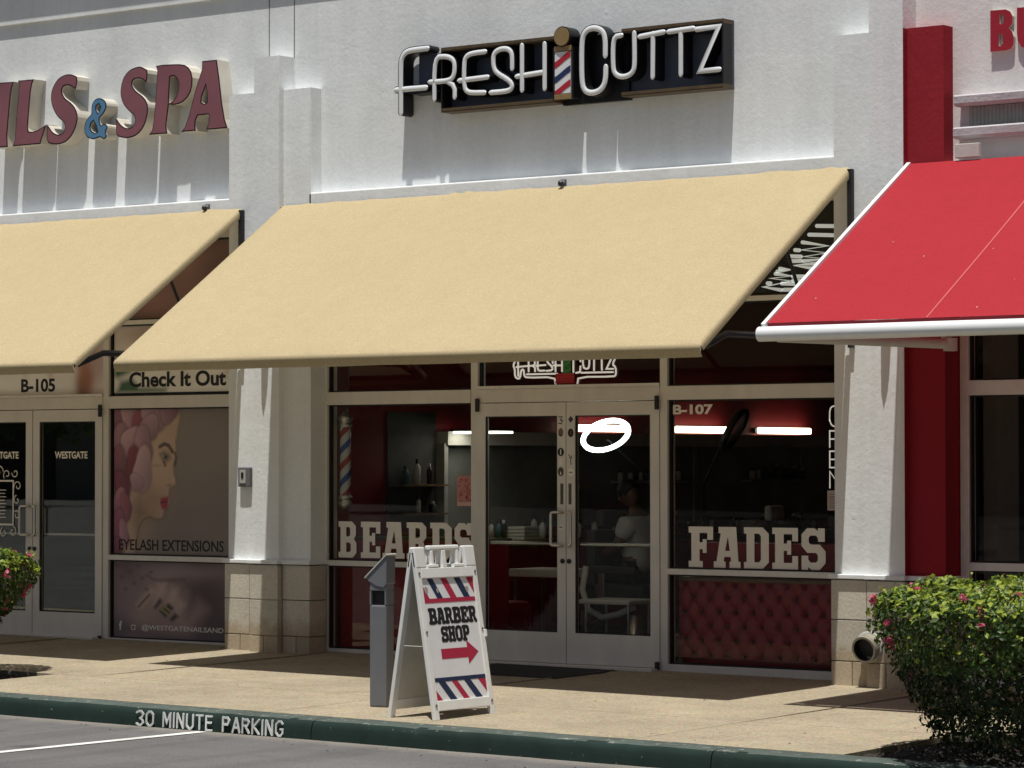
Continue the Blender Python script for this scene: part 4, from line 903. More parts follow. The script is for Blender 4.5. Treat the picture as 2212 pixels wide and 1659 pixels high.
# OPEN sign standing behind the right window, partly behind the pier
t = T('window_lettering', 'thin white capitals reading OPEN downwards at the window edge by the pier', 'lettering', (2.5, YG, 1.7))
for ch, z in (('O', 1.915), ('P', 1.755), ('E', 1.60), ('N', 1.445)):
    strokes = {'O': [chaikin([(0, .3), (0, .8), (.2, 1), (.8, 1), (1, .8), (1, .2), (.8, 0), (.2, 0), (0, .3)], 2)], 'P': [[(0, 0), (0, 1), (.8, 1), (1, .85), (1, .6), (.8, .5), (.1, .5)]], 'E': [[(1, 1), (0, 1), (0, 0), (1, 0)], [(.1, .5), (.9, .5)]], 'N': [[(0, 0), (0, 1), (1, 0), (1, 1)]]}[ch]
    m = MB()
    for i, s_ in enumerate(strokes): ribbon(m, [(2.452 + x * .10, z + y * (.155 if ch == 'O' else .125)) for x, y in s_], .011, YG - i * .0004, YG + .0012, 0, 0, 0, 2)
    P('letter', m, 'neon_w', t)
t = T('paper_notice', 'small pinkish paper notice taped low at the right window edge', 'paper', (2.48, YG, 1.35))
m = MB(); m.box(2.43, 2.56, YG, YG + .0008, 1.272, 1.425); P('sheet', m, simple('pink_paper', (.47, .37, .34), .8), t)
m = MB()
for i in range(7): m.box(2.445, 2.545 - .02 * (i % 3), YG - .0005, YG - .0001, 1.395 - i * .017, 1.399 - i * .017)
P('print', m, 'ink', t)
# neon sign above the door, its tubes emitting faintly
t = T('neon_sign', 'faintly lit white neon outline sign reading FRESH CUTTZ in the transom above the door', 'sign', (0, .0, 2.3))
for s_ in DATA['neon']:
    m = MB(); ribbon(m, chaikin(s_, 1) if len(s_) > 4 else s_, .0145, YG - .012, YG - .002, .004, 0, 0, 3); P('neon_tube', m, 'neon_w', t)
g = DATA['green']; m = MB()
m.box(g[0][0], g[1][0], YG - .018, YG - .013, g[2][1], g[0][1] + .12); P('pole_panel', m, 'green_fig', t)
m = MB()
for i in range(4): z = 2.36 + i * .06; m.prism([(g[0][0], z), (g[0][0], z + .02), (g[1][0], z + .05), (g[1][0], z + .03)][::-1], YG - .0195, YG - .0182)
P('pole_stripe', m, simple('pale_green', (.05, .25, .06), .5), t)
r_ = DATA['red']; m = MB()
for i in range(4):
    z0_, z1_ = 2.283 + i * .021, 2.283 + i * .021 + .018; w_ = .005 * (i % 2)
    m.box(r_[0][0] + w_, r_[1][0] - w_, YG - .024, YG - .0185, z0_, z1_)
P('pole_foot', m, 'red_fig', t)
# line lettering on the high right window, brightened by emission
t = T('window_lettering', 'white line lettering running sideways on the high window between the awnings', 'lettering', (2.3, YG, 3.1))
for s_ in DATA['scr']:
    m = MB(); ribbon(m, s_, .030, YG - .0015, YG, 0, 0, 0, 2); P('stroke', m, 'pale_glow', t)
m = MB(); m.box(1.3, 2.55, .045, .05, 2.96, 3.62); P('dark_backing', m, 'gasket', t)  # dark sheet behind the pane, backing the lettering
# stickers on the door stiles
def sticker(lbl, x, z, w, h, mt, shape, extra=None):
    t = T('sticker', lbl, 'sticker', (x, -.031, z), 'stickers on the door stiles')
    m = MB()
    if shape == 'round': m.prism([(x + w / 2 * math.cos(a * math.pi / 10), z + h / 2 * math.sin(a * math.pi / 10)) for a in range(20)][::-1], -.0315, -.0302)
    elif shape == 'diamond': m.prism([(x, z - h / 2), (x - w / 2, z), (x, z + h / 2), (x + w / 2, z)], -.0315, -.0302)
    else: m.prism([(x - w / 2, z - h / 2), (x - w / 2, z + h / 2), (x + w / 2, z + h / 2), (x + w / 2, z - h / 2)], -.0315, -.0302)
    P('backing', m, mt, t)
    if extra:
        m = MB(); ribbon(m, [(x + a * w, z + b * h) for a, b in extra[1]], w * .16, -.0325, -.0317, 0, 0, 0, 2); P('mark', m, extra[0], t)
XL, XR = -.052, .048
sticker('dark scribble monogram sticker at the top of the left door stile', XL, 1.985, .05, .06, 'frame', 'box', ('ink', [(-.4, .4), (.3, .45), (-.1, 0), (.4, -.1), (.1, -.5), (-.4, -.45)]))
sticker('dark purple diamond sticker at the top of the right door stile', XR, 1.99, .05, .055, simple('purple', (.05, .03, .05)), 'diamond')
sticker('faded round head sticker second down on the left door stile', XL, 1.885, .05, .07, simple('dusty_pink', (.16, .10, .09)), 'round', ('ink', [(-.3, -.35), (.3, -.35)]))
sticker('black flame sticker second down on the right door stile', XR, 1.88, .056, .07, 'ink', 'round', (simple('rust', (.16, .07, .04)), [(0, -.2), (.05, .25)]))
sticker('black round sticker with a pale arrow on the left door stile', XL, 1.725, .064, .068, 'ink', 'round', ('vinyl', [(0, -.25), (0, .25)]))
sticker('small cream square sticker with faint print on the left door stile', XL, 1.645, .036, .05, 'vinyl', 'box', ('frame', [(-.2, .1), (.2, .1)]))
sticker('dark owl shaped sticker above the vertical strip on the left door stile', XL, 1.565, .058, .075, simple('olive', (.07, .065, .04)), 'round', ('vinyl', [(0, -.3), (0, -.05)]))
sticker('dark bird sticker with a red dot on the right door stile', XR, 1.665, .045, .08, 'frame', 'box', ('ink', [(-.4, .5), (-.1, .1), (.3, .4), (0, -.1), (.1, -.5)]))
sticker('round maroon sticker with a pale rim on the right door stile', XR, 1.56, .06, .068, 'vinyl', 'round', (simple('maroon', (.20, .04, .05)), [(-.2, 0), (.2, 0)]))
sticker('dark vertical strip sticker above the handle on the left door stile', XL + .01, 1.385, .03, .17, simple('smoke', (.10, .095, .085)), 'box', ('ink', [(0, .4), (.2, .2), (-.2, 0), (.2, -.2), (0, -.42)]))
sticker('dark vertical strip sticker above the handle on the right door stile', XR - .008, 1.385, .03, .17, simple('smoke2', (.12, .115, .10)), 'box', ('ink', [(0, .4), (.2, .2), (-.2, 0), (.2, -.2), (0, -.42)]))
sticker('round white sticker between the pull handles on the left door stile', XL, 1.115, .05, .045, 'white', 'round', ('dkblue', [(-.25, 0), (.25, 0)]))
# printed flyer in the left window (the code it carried is left out)
t = T('paper_notice', 'red and pink patterned flyer taped inside the left window by the door', 'paper', (-1.08, YG, 1.4))
m = MB(); m.box(-1.17, -.99, YG, YG + .001, 1.275, 1.53); P('sheet', m, simple('pink_flyer', (.50, .22, .20), .7), t)
rn = random.Random(9); m = MB()
for i in range(26):
    x, z = rn.uniform(-1.16, -1.01), rn.uniform(1.32, 1.51); q_ = [(x, z), (x + rn.uniform(.008, .022), z + rn.uniform(-.02, .02)), (x + rn.uniform(-.01, .02), z + rn.uniform(-.03, .012))]
    ribbon(m, q_, .006, YG - .0006 - i * .00001, YG - .0001, 0, 0, 0, 1)
P('swirls', m, simple('flyer_red', (.30, .02, .03), .7), t)
m = MB(); m.box(-1.165, -.995, YG - .0012, YG - .0009, 1.28, 1.31); P('strip', m, simple('flyer_pale', (.6, .42, .36), .7), t)

# ================================================================== PRINTED POSTERS
import numpy as np
class Paint:
    def __init__(s, x0, x1, z0, z1, nx, nz, bg):
        s.r = (x0, x1, z0, z1); s.nx, s.nz = nx, nz
        s.u, s.v = np.meshgrid(np.linspace(0, 1, nx), np.linspace(0, 1, nz)); s.c = np.ones((nz, nx, 3)) * np.array(bg)
        s.asp = (z1 - z0) / (x1 - x0)
    def lay(s, a, col): s.c = s.c * (1 - a[..., None]) + a[..., None] * np.array(col)
    def poly(s, pts, col, soft=0.0, op=1.0):
        u, v = s.u, s.v; ins = np.zeros(u.shape, bool); dm = np.full(u.shape, 9.0); n = len(pts)
        for i in range(n):
            (x1, y1), (x2, y2) = pts[i], pts[(i + 1) % n]
            c = ((y1 > v) != (y2 > v)) & (u < (x2 - x1) * (v - y1) / ((y2 - y1) or 1e-9) + x1); ins ^= c
            dx, dy = x2 - x1, (y2 - y1) * s.asp; t = np.clip(((u - x1) * dx + (v - y1) * s.asp * dy) / (dx * dx + dy * dy + 1e-12), 0, 1)
            dm = np.minimum(dm, np.hypot(u - x1 - t * dx, (v - y1) * s.asp - t * dy))
        sd = np.where(ins, dm, -dm); w = max(soft, .006)
        s.lay(np.clip(sd / w * .5 + .5, 0, 1) * op, col); return s
    def blob(s, x, y, rx, ry, col, op=1.0, rot=0.0, hard=1.0):
        dx = (s.u - x); dy = (s.v - y) * s.asp; c, n = math.cos(rot), math.sin(rot)
        q = ((dx * c + dy * n) / rx) ** 2 + ((-dx * n + dy * c) / (ry * s.asp)) ** 2
        s.lay(np.exp(-q * hard) * op, col); return s
    def line(s, pts, w, col, op=1.0):
        u, v = s.u, s.v; dm = np.full(u.shape, 9.0)
        for (x1, y1), (x2, y2) in zip(pts, pts[1:]):
            dx, dy = x2 - x1, (y2 - y1) * s.asp; t = np.clip(((u - x1) * dx + (v - y1) * s.asp * dy) / (dx * dx + dy * dy + 1e-12), 0, 1)
            dm = np.minimum(dm, np.hypot(u - x1 - t * dx, (v - y1) * s.asp - t * dy))
        s.lay(np.clip(1.5 - dm / w, 0, 1) * op, col); return s
    def noise(s, amp, seed, k=9):
        r = np.random.RandomState(seed)
        f = np.zeros(s.u.shape)
        for i in range(k):
            a, b, p = r.uniform(-22, 22), r.uniform(-22, 22) * s.asp, r.uniform(0, 6.28); f += np.sin(a * s.u + b * s.v + p + 1.5 * np.sin(7 * s.v + i))
        s.c *= (1 + amp * f / k ** .5)[..., None]; return s
    def build(s, name, y, parent):
        x0, x1, z0, z1 = s.r; nx, nz = s.nx, s.nz
        me = bpy.data.meshes.new(name)
        vs = [(x0 + (x1 - x0) * i / (nx - 1), y, z1 - (z1 - z0) * j / (nz - 1)) for j in range(nz) for i in range(nx)]
        fs = [(j * nx + i, (j + 1) * nx + i, (j + 1) * nx + i + 1, j * nx + i + 1) for j in range(nz - 1) for i in range(nx - 1)]
        me.from_pydata(vs, [], fs); me.materials.append(M['print'])
        at = me.color_attributes.new('Col', 'FLOAT_COLOR', 'POINT')
        buf = np.ones((nz * nx, 4), np.float32); buf[:, :3] = np.clip(s.c * 1.25, 0, 1).reshape(-1, 3); at.data.foreach_set('color', buf.ravel())
        return link(name, me, parent)
YP = GY - .0015
def poster(lbl, x0, x1, z0, z1, nx, nz, bg, group='printed posters on the nail salon glass'):
    t = T('poster', lbl, 'poster', ((x0 + x1) / 2, YP, z0), group)
    return t, Paint(x0, x1, z0, z1, nx, nz, bg)
# --- the woman's profile with a pink petal wig
t, p = poster('poster of a woman in profile with pink petal hair above the words EYELASH EXTENSIONS', -5.155, -3.57, .812, 2.123, 190, 200, (.185, .155, .140))
def q_(l): return [((x - 735) / 735 * .90, (y - 985) / 939) for x, y in l]       # points measured on the poster
p.blob(.75, .25, .5, .45, (.215, .180, .160), .6).blob(.5, .95, .5, .3, (.17, .14, .125), .6)
face = q_([(930, 985), (1150, 985), (1155, 1040), (1142, 1110), (1133, 1180), (1135, 1250), (1128, 1310), (1118, 1340), (1122, 1400), (1135, 1450), (1132, 1475), (1108, 1492), (1092, 1500), (1092, 1525), (1088, 1545), (1090, 1580), (1082, 1600), (1072, 1625), (1062, 1640), (1058, 1672), (1040, 1695), (1005, 1700), (965, 1680), (925, 1700), (895, 1760), (880, 1860), (870, 1924), (735, 1924), (735, 1600), (830, 1300), (880, 1100)])
p.poly([(a + .012, b) for a, b in face], (.10, .075, .065), .03, .55); p.poly(face, (.40, .275, .20), .010)
p.blob(.36, .33, .10, .22, (.50, .355, .27), .6).blob(.30, .62, .12, .12, (.25, .165, .115), .75).blob(.19, .80, .10, .17, (.33, .235, .17), .7).blob(.44, .07, .07, .09, (.41, .30, .23), .6)
p.poly(q_([(900, 1560), (960, 1650), (1010, 1690), (960, 1685), (925, 1705), (885, 1800), (860, 1640)]), (.20, .125, .09), .04, .8)
p.line(q_([(1030, 1228), (1060, 1210), (1088, 1222), (1112, 1262)]), .011, (.045, .03, .025), .9)
p.poly(q_([(1030, 1275), (1055, 1258), (1085, 1270), (1100, 1300), (1075, 1325), (1050, 1320)]), (.09, .06, .05), .02, .9)
p.blob(*q_([(1068, 1293)])[0], .012, .010, (.02, .02, .02), 1).blob(*q_([(1052, 1288)])[0], .008, .006, (.4, .36, .33), .8)
p.line(q_([(1058, 1325), (1065, 1350)]), .008, (.04, .03, .03), .8).line(q_([(1128, 1270), (1135, 1300), (1128, 1345)]), .008, (.05, .035, .03), .8)
p.blob(*q_([(1095, 1478)])[0], .022, .010, (.17, .09, .065), .7).blob(*q_([(1118, 1440)])[0], .015, .025, (.46, .34, .26), .6)
p.poly(q_([(1035, 1562), (1060, 1552), (1088, 1550), (1086, 1575), (1080, 1585), (1084, 1605), (1070, 1632), (1045, 1630), (1036, 1600)]), (.26, .03, .05), .008)
p.line(q_([(1133, 1180), (1135, 1250), (1128, 1310), (1118, 1340), (1122, 1400), (1135, 1450), (1132, 1475), (1108, 1492), (1092, 1500), (1092, 1525), (1088, 1545)]), .005, (.14, .09, .07), .55); p.line(q_([(1082, 1630), (1062, 1640), (1058, 1672), (1040, 1695), (1005, 1700), (965, 1682), (925, 1700), (895, 1760), (880, 1860)]), .007, (.13, .08, .06), .6)
p.blob(*q_([(1000, 1430)])[0], .07, .06, (.46, .29, .22), .5).blob(*q_([(1010, 1350)])[0], .05, .012, (.26, .17, .125), .5)
p.line(q_([(1036, 1588), (1080, 1584)]), .005, (.10, .01, .02), .9)
p.poly(q_([(735, 985), (1150, 985), (1120, 1010), (985, 1000), (940, 1060), (900, 1200), (850, 1400), (820, 1660), (800, 1924), (735, 1924)]), (.17, .06, .08), .02)
def petal(x, y, rx, ry, rot, c):
    (u, v), = q_([(x, y)]); rx, ry = rx / 735 * .9, ry / 735 * .9
    dx = p.u - u; dy = (p.v - v) * p.asp; cs, sn = math.cos(rot), math.sin(rot); a, b = dx * cs + dy * sn, -dx * sn + dy * cs
    q = np.hypot(a / rx, b / ry) + .10 * np.sin(np.arctan2(b, a) * 3 + x) 
    p.lay(np.clip((1.16 - q) * 5, 0, 1) * .55, tuple(k * .35 for k in c))
    sh = 1.05 - .30 * (a / rx) * (q < 1) + .18 * (-b / ry) * (q < 1)
    al = np.clip((1.0 - q) * 9, 0, 1); p.c = p.c * (1 - al[..., None]) + al[..., None] * np.array(c) * (.80, .86, .86) * np.clip(sh, .5, 1.5)[..., None]
for a_ in ((760, 1050, 60, 90, .3, (.26, .11, .14)), (840, 1040, 60, 95, -.3, (.40, .22, .25)), (900, 1060, 45, 90, .5, (.27, .07, .09)), (1000, 1030, 90, 70, .2, (.38, .22, .25)), (1085, 1010, 60, 50, -.4, (.30, .15, .18)), (965, 1100, 60, 65, .7, (.36, .20, .235)),
           (780, 1190, 55, 95, -.2, (.34, .17, .205)), (850, 1200, 70, 85, .4, (.42, .24, .27)), (925, 1205, 55, 90, -.3, (.36, .195, .23)), (860, 1330, 45, 90, .2, (.19, .04, .055)), (765, 1340, 50, 90, .2, (.24, .09, .12)),
           (920, 1380, 60, 115, .1, (.45, .26, .285)), (880, 1460, 50, 40, .6, (.40, .22, .25)), (790, 1480, 50, 80, -.4, (.20, .05, .08)), (770, 1590, 45, 70, .3, (.36, .15, .19)), (815, 1620, 35, 70, -.2, (.28, .09, .12)), (760, 1740, 40, 90, .2, (.30, .10, .15)), (800, 1790, 30, 70, -.3, (.38, .18, .22)), (755, 1880, 35, 50, 0, (.22, .07, .10))): petal(*a_)
p.noise(.035, 3); p.build('print', YP, t)
P('letters', textfit('EYELASH EXTENSIONS', -5.09, -3.80, .845, .945, YP - .002, .001, offset=.012), 'ink', t)
# --- the hands
t, p = poster('dusky pink poster of hands with painted nails low on the salon window', -5.155, -3.57, .052, .742, 150, 90, (.20, .145, .145))
def h_(l): return [((x - 735) / 715 * .90, (y - 315) / 480) for x, y in l]
p.blob(.72, .45, .22, .5, (.075, .05, .052), .95).blob(.90, .80, .2, .3, (.08, .055, .055), .7).blob(.15, .55, .25, .4, (.26, .19, .195), .7).blob(.5, .12, .35, .10, (.30, .235, .23), .6).blob(.1, .1, .1, .15, (.12, .07, .08), .7)
p.poly(h_([(900, 560), (960, 470), (1040, 430), (1130, 470), (1190, 520), (1200, 640), (1260, 560), (1310, 600), (1250, 690), (1200, 790), (830, 795), (820, 680)]), (.36, .245, .22), .06, .9)
for pl in ([(885, 590), (965, 480), (1000, 500), (905, 600)], [(985, 590), (1010, 450), (1060, 440), (1060, 500), (1010, 590)], [(1060, 570), (1100, 470), (1135, 480), (1120, 560), (1080, 600)], [(1110, 600), (1150, 560), (1175, 575), (1130, 630)]): p.poly(h_(pl), (.50, .365, .31), .03, .95)
for pl in ([(985, 600), (1025, 540), (1040, 560), (1000, 610)], [(1020, 620), (1080, 570), (1110, 600), (1060, 660)], [(1085, 670), (1120, 630), (1140, 650), (1100, 685)]): p.poly(h_(pl), (.035, .03, .03), .012)
for pl in ([(1025, 600), (1075, 640)], [(1045, 585), (1095, 622)]): p.line(h_(pl), .008, (.30, .25, .12), .9)
p.line(h_([(890, 600), (960, 520)]), .007, (.09, .045, .05), .8).line(h_([(940, 400), (1000, 430), (1180, 420)]), .010, (.13, .08, .085), .6)
for i in range(9): p.blob(.03 + i * .033, .06 + (i * 37 % 5) * .075, .016, .022, (.10, .05, .06), .7)
p.poly([(0, .80), (.08, .76), (.2, .86), (.5, .97), (.9, .95), (1, 1), (0, 1)], (.10, .07, .085), .05, .7)
p.noise(.05, 8); p.build('print', YP, t)
P('letters', textfit('@WESTGATENAILSAND', -4.80, -3.80, .115, .175, YP - .002, .001, offset=.012), simple('faded_taupe', (.13, .11, .105), .6) and 'vinyl', t)
P('letters', textfit('f', -5.085, -5.05, .115, .20, YP - .002, .001, offset=.05), 'white', t)
m = MB(); ribbon(m, [(-4.93, .125), (-4.93, .165), (-4.885, .165), (-4.885, .125), (-4.93, .125)], .008, YP - .002, YP - .001, 0, 0, 0, 2); P('emblem', m, 'vinyl', t)
# --- transom headers
t, p = poster('white and floral header strip reading B-105 over the nail salon door', -7.08, -5.255, 2.275, 2.885, 170, 60, (.72, .70, .68))
p.blob(.86, .75, .06, .35, (.28, .10, .05), .95).blob(.93, .62, .10, .4, (.36, .22, .22), .7).blob(.83, .92, .05, .2, (.12, .045, .035), .8).blob(.60, .55, .02, .2, (.40, .18, .10), .7).blob(.42, .5, .02, .2, (.40, .20, .12), .6).blob(.3, .2, .3, .3, (.30, .16, .14), .7).blob(.78, .3, .2, .3, (.33, .17, .15), .8)
p.poly([(.80, .55), (.86, .45), (.90, .75), (.88, .96), (.82, .98), (.80, .8)], (.30, .12, .06), .03, .7)
p.noise(.05, 4); p.build('print', YP, t)
P('letters', textfit('B-105', -6.37, -5.92, 2.30, 2.425, YP - .002, .001, offset=.03), 'ink', t)
t, p = poster('white header strip with orange petals reading Check It Out', -5.155, -3.57, 2.275, 2.885, 170, 60, (.74, .72, .67))
p.blob(.07, .55, .07, .10, (.04, .09, .05), 1, 0, 3).poly([(.0, .45), (.10, .50), (.13, .70), (.03, .78), (0, .74)], (.045, .10, .055), .02).poly([(.02, .99), (.05, .82), (.14, .78), (.20, .92), (.42, .93), (.40, 1), (.02, 1)], (.05, .11, .065), .02)
p.blob(.38, .52, .13, .16, (.62, .33, .10), .95, 0, 2).blob(.62, .50, .10, .12, (.66, .50, .24), .8).blob(.80, .50, .07, .14, (.60, .28, .08), .9, 0, 2).blob(.90, .62, .05, .12, (.60, .30, .12), .8).blob(.55, .78, .2, .15, (.60, .56, .50), .7).blob(.4, .15, .5, .25, (.28, .14, .10), .8)
p.noise(.05, 6); p.build('print', YP, t)
P('letters', textfit('Check It Out', -4.965, -3.775, 2.325, 2.465, YP - .003, .001, offset=.030), 'ink', t)
t, p = poster('brownish pink flower poster on the high salon window between the two cream awnings', -5.155, -3.57, 2.94, 3.62, 120, 60, (.16, .085, .075))
p.blob(.5, .3, .2, .3, (.30, .17, .15), .8).blob(.8, .55, .15, .25, (.11, .07, .06), .8).blob(.3, .7, .2, .25, (.24, .13, .12), .8).blob(.65, .85, .15, .2, (.28, .16, .13), .8).noise(.10, 5); p.build('print', YP, t)
# salon door lettering and the drawn mirror frame
for x0, lb in ((-5.885, 'small dark silver WESTGATE lettering on the right salon door'), (-6.79, 'small dark silver WESTGATE lettering on the left salon door')):
    t = T('window_lettering', lb, 'lettering', (x0 + .2, -.01, 1.68), 'words on the salon doors')
    P('letters', textfit('WESTGATE', x0, x0 + .425, 1.678, 1.745, -.0085, .001, offset=.03), 'vinyl', t)
t = T('window_lettering', 'silver scroll frame with a price list on the left salon door', 'lettering', (-6.5, -.01, 1.0))
m = MB(); fx0, fx1, fz0, fz1 = -6.95, -6.435, 1.06, 1.47
m_ = [(fx0, fz0), (fx0, fz1), (fx1, fz1), (fx1, fz0), (fx0, fz0)]
ribbon(m, m_, .016, -.009, -.0075, 0, 0, 0, 1); P('frame_line', m, 'vinyl', t)
def curl(cx, cz, r, t0, t1, k=1.0, n=14): return [(cx + math.cos(t0 + (t1 - t0) * i / n) * r * (1 - .72 * i / n) * k, cz + math.sin(t0 + (t1 - t0) * i / n) * r * (1 - .72 * i / n)) for i in range(n + 1)]
j = 0
for cx, cz, r, a, b in ((-6.375, 1.42, .052, 3.4, -3.2), (-6.385, 1.29, .045, 1.8, 7.5), (-6.39, 1.15, .045, 2.6, -4), (-6.41, 1.545, .045, 3.2, 9), (-6.52, 1.53, .05, 3.9, -2), (-6.63, 1.56, .06, 0, 6), (-6.44, .995, .05, 1.4, -5), (-6.56, .985, .05, 2, 8), (-6.68, 1.0, .05, 1, -5), (-6.76, 1.53, .05, -.5, 6)):
    m = MB(); ribbon(m, curl(cx, cz, r, a, b), .009, -.0085 - j * .0003, -.0075, 0, 0, 0, 2); j += 1; P('scroll', m, 'vinyl', t)
m = MB()
for i in range(9): m.box(-6.86, -6.72 + .02 * (i % 3), -.0085, -.008, 1.38 - i * .032, 1.387 - i * .032); m.box(-6.62, -6.53 - .015 * (i % 2), -.0085, -.008, 1.38 - i * .032, 1.387 - i * .032)
P('list_lines', m, 'vinyl', t)

# ================================================================== SANDWICH BOARD
A0 = Vector((1.885, -4.095, zg(1.885, -4.1))); WU = Vector((0, 1, 0)); WV = Vector((1, 0, 0))
BW = .66; BH = 1.165
sb = T('sandwich_board', 'white plastic A-frame pavement sign reading BARBER SHOP with a red arrow', 'sign', tuple(A0 + WU * BW / 2 - WV * .21))
spread = .42
def board(side, par):
    """side +1 faces the street end, -1 the rear leaf. local frame: X along width, Y outward, Z up the slope"""
    base = A0 if side > 0 else A0 - WV * spread
    apex = A0 - WV * spread / 2 + WV * side * .022 + Vector((0, 0, BH - .04))
    up = (apex - base).normalized(); xdir = WU if side > 0 else WU
    out = xdir.cross(up) if side > 0 else up.cross(xdir)
    out = out.normalized(); zz = (apex - base).length
    return Matrix(((xdir.x, out.x, up.x, base.x), (xdir.y, out.y, up.y, base.y), (xdir.z, out.z, up.z, base.z), (0, 0, 0, 1))), zz
for side in (1, -1):
    F, zz = board(side, sb)
    zt = zz; st = .050
    m = MB(); d0, d1 = -.030, .0
    m.box(0, st, d0, d1, 0, zt, M4=F, ch=.005); m.box(BW - st, BW, d0, d1, 0, zt, M4=F, ch=.005)
    P('side_rail', m, 'plastic', sb)
    m = MB(); m.box(st + .0005, BW - st - .0005, d0 + .001, d1 + .003, .062, .130, M4=F, ch=.005); P('cross_rail', m, 'plastic', sb); m = MB(); m.box(st + .0005, BW - st - .0005, d0 + .001, d1 + .003, zt - .185, zt - .115, M4=F, ch=.005); P('cross_rail', m, 'plastic', sb)
    m = MB(); m.box(st + .001, BW - st - .001, d0 + .008, d1 - .008, .131, zt - .186, M4=F); P('panel', m, 'sheet' if side > 0 else 'plastic_in', sb)
    if side < 0:
        m = MB()
        for k in range(5): m.box(st + .004, BW - st - .004, -.0075, -.002, .22 + k * .15, .235 + k * .15, M4=F)
        P('rib', m, 'plastic_in', sb)
    # gaps and posts of the moulded handle
    for a, b in ((.0, .115), (BW - .115, BW)):
        m = MB(); m.box(a, b, d0 + .002, d1 + .002, zt - .1148, zt + .030, M4=F, ch=.010); P('top_lug', m, 'plastic', sb)
    m = MB()
    for a, b in ((.175, .205), (BW - .205, BW - .175), (.295, .34)):
        m.box(a, b, d0 + .004, d1, zt - .1148, zt + .004, M4=F, ch=.006)
    m.box(.165, BW - .165, d0 + .003, d1 + .001, zt + .0045, zt + .038, M4=F, ch=.010)
    m.box(.13, .245, d0 + .003, d1 + .004, zt - .1145, zt - .092, M4=F, ch=.005); m.box(BW - .245, BW - .13, d0 + .003, d1 + .004, zt - .1145, zt - .092, M4=F, ch=.005)
    P('carry_handle', m, 'plastic', sb)
    m = MB()
    for x in (.025, BW - .025):
        for z in (.10, zt - .15, zt * .52): m.cyl(F @ Vector((x, d1 + .0005, z)), F @ Vector((x, d1 + .005, z)), .010, n=10)
    P('bolt', m, 'steel', sb)
    if side > 0:
        m = MB(); m.box(BW - .012, BW + .012, -.02, .01, zt * .47, zt * .47 + .05, M4=F, ch=.004); P('catch', m, 'plastic', sb)
        # the printed face
        X0, X1, Z0, Z1 = st + .002, BW - st - .002, .132, zt - .187; PW, PH = X1 - X0, Z1 - Z0
        def pr(name, pts, mt, lift=.0008, lab=None):
            pts = clip(pts, 0, 1, 0, 1)
            if len(pts) < 3: return
            m = MB(); n = len(pts); V = [F @ Vector((X0 + a * PW, -.008 + lift, Z0 + b * PH)) for a, b in pts]; V2 = [F @ Vector((X0 + a * PW, -.0078, Z0 + b * PH)) for a, b in pts]
            ar = sum(pts[i - 1][0] * pts[i][1] - pts[i][0] * pts[i - 1][1] for i in range(n))
            f = tuple(range(n)) if ar < 0 else tuple(range(n - 1, -1, -1))
            m.add(V, [f]); P(name, m, mt, sb)
        def band(z0, z1, cols, x0, sl):
            x = x0
            for c, w in cols:
                if c: pr('stripe', [(x, z1), (x + w, z1), (x + w + sl, z0), (x + sl, z0)], c, .0010)
                x += w
        # upper stripes, bounded below by a crimson bar
        band(.835, 1.0, [('crimson', .12), (None, .15), ('navy_print', .11), (None, .15), ('crimson', .12), (None, .145), ('navy_print', .12), (None, .12), ('crimson', .2)], -.17, .16)
        pr('bar', [(0, .800), (0, .835), (1, .835), (1, .800)], 'crimson', .0016)
        pr('bar', [(0, .152), (0, .185), (1, .185), (1, .152)], 'navy_print', .0016)
        band(0, .152, [('crimson', .10), (None, .15), ('navy_print', .13), (None, .13), ('crimson', .11), (None, .13), ('navy_print', .13), (None, .15), ('crimson', .25)], -.18, .20)
        for a, b, r_ in ((.06, .905, .035), (.28, .90, .025), (.86, .90, .03)): pr('scuff', [(a + r_ * math.cos(k) * (1 + .3 * math.sin(k * 3)), b + r_ * .9 * math.sin(k)) for k in [i * .7 for i in range(9)]], simple('scuffed_vinyl%d' % int(a * 100), (.36, .31, .28), .7), .0022)
        pr('arrow', [(.20, .335), (.20, .418), (.715, .418), (.715, .475), (.93, .3765), (.715, .278), (.715, .335)], 'crimson', .0012)
        def word(w, x0, x1, z0, z1):
            n = len(w); g = (x1 - x0) / n
            for i, ch in enumerate(w):
                m = gly(ch, x0 + g * i + .02 * g, x0 + g * (i + .99), z0, z1, 0, .0012, 1, .004)
                m.v = [tuple(F @ Vector((X0 + x * PW, -.0066 - y * 1.0, Z0 + z * PH))) for x, y, z in m.v]; P('letter', m, 'ink', sb)
        word('BARBER', .045, .985, .625, .755); word('SHOP', .245, .80, .475, .600)
m = MB(); a = A0 + WU * .03 + Vector((0, 0, .42)); 
for u_ in (.03, BW - .03):
    Fp, zz = board(1, sb); Fm, _ = board(-1, sb); m.tube([Fp @ Vector((u_, -.032, .50)), Fm @ Vector((u_, -.032, .50))], .004, 6)
P('spreader', m, 'grey_in', sb)

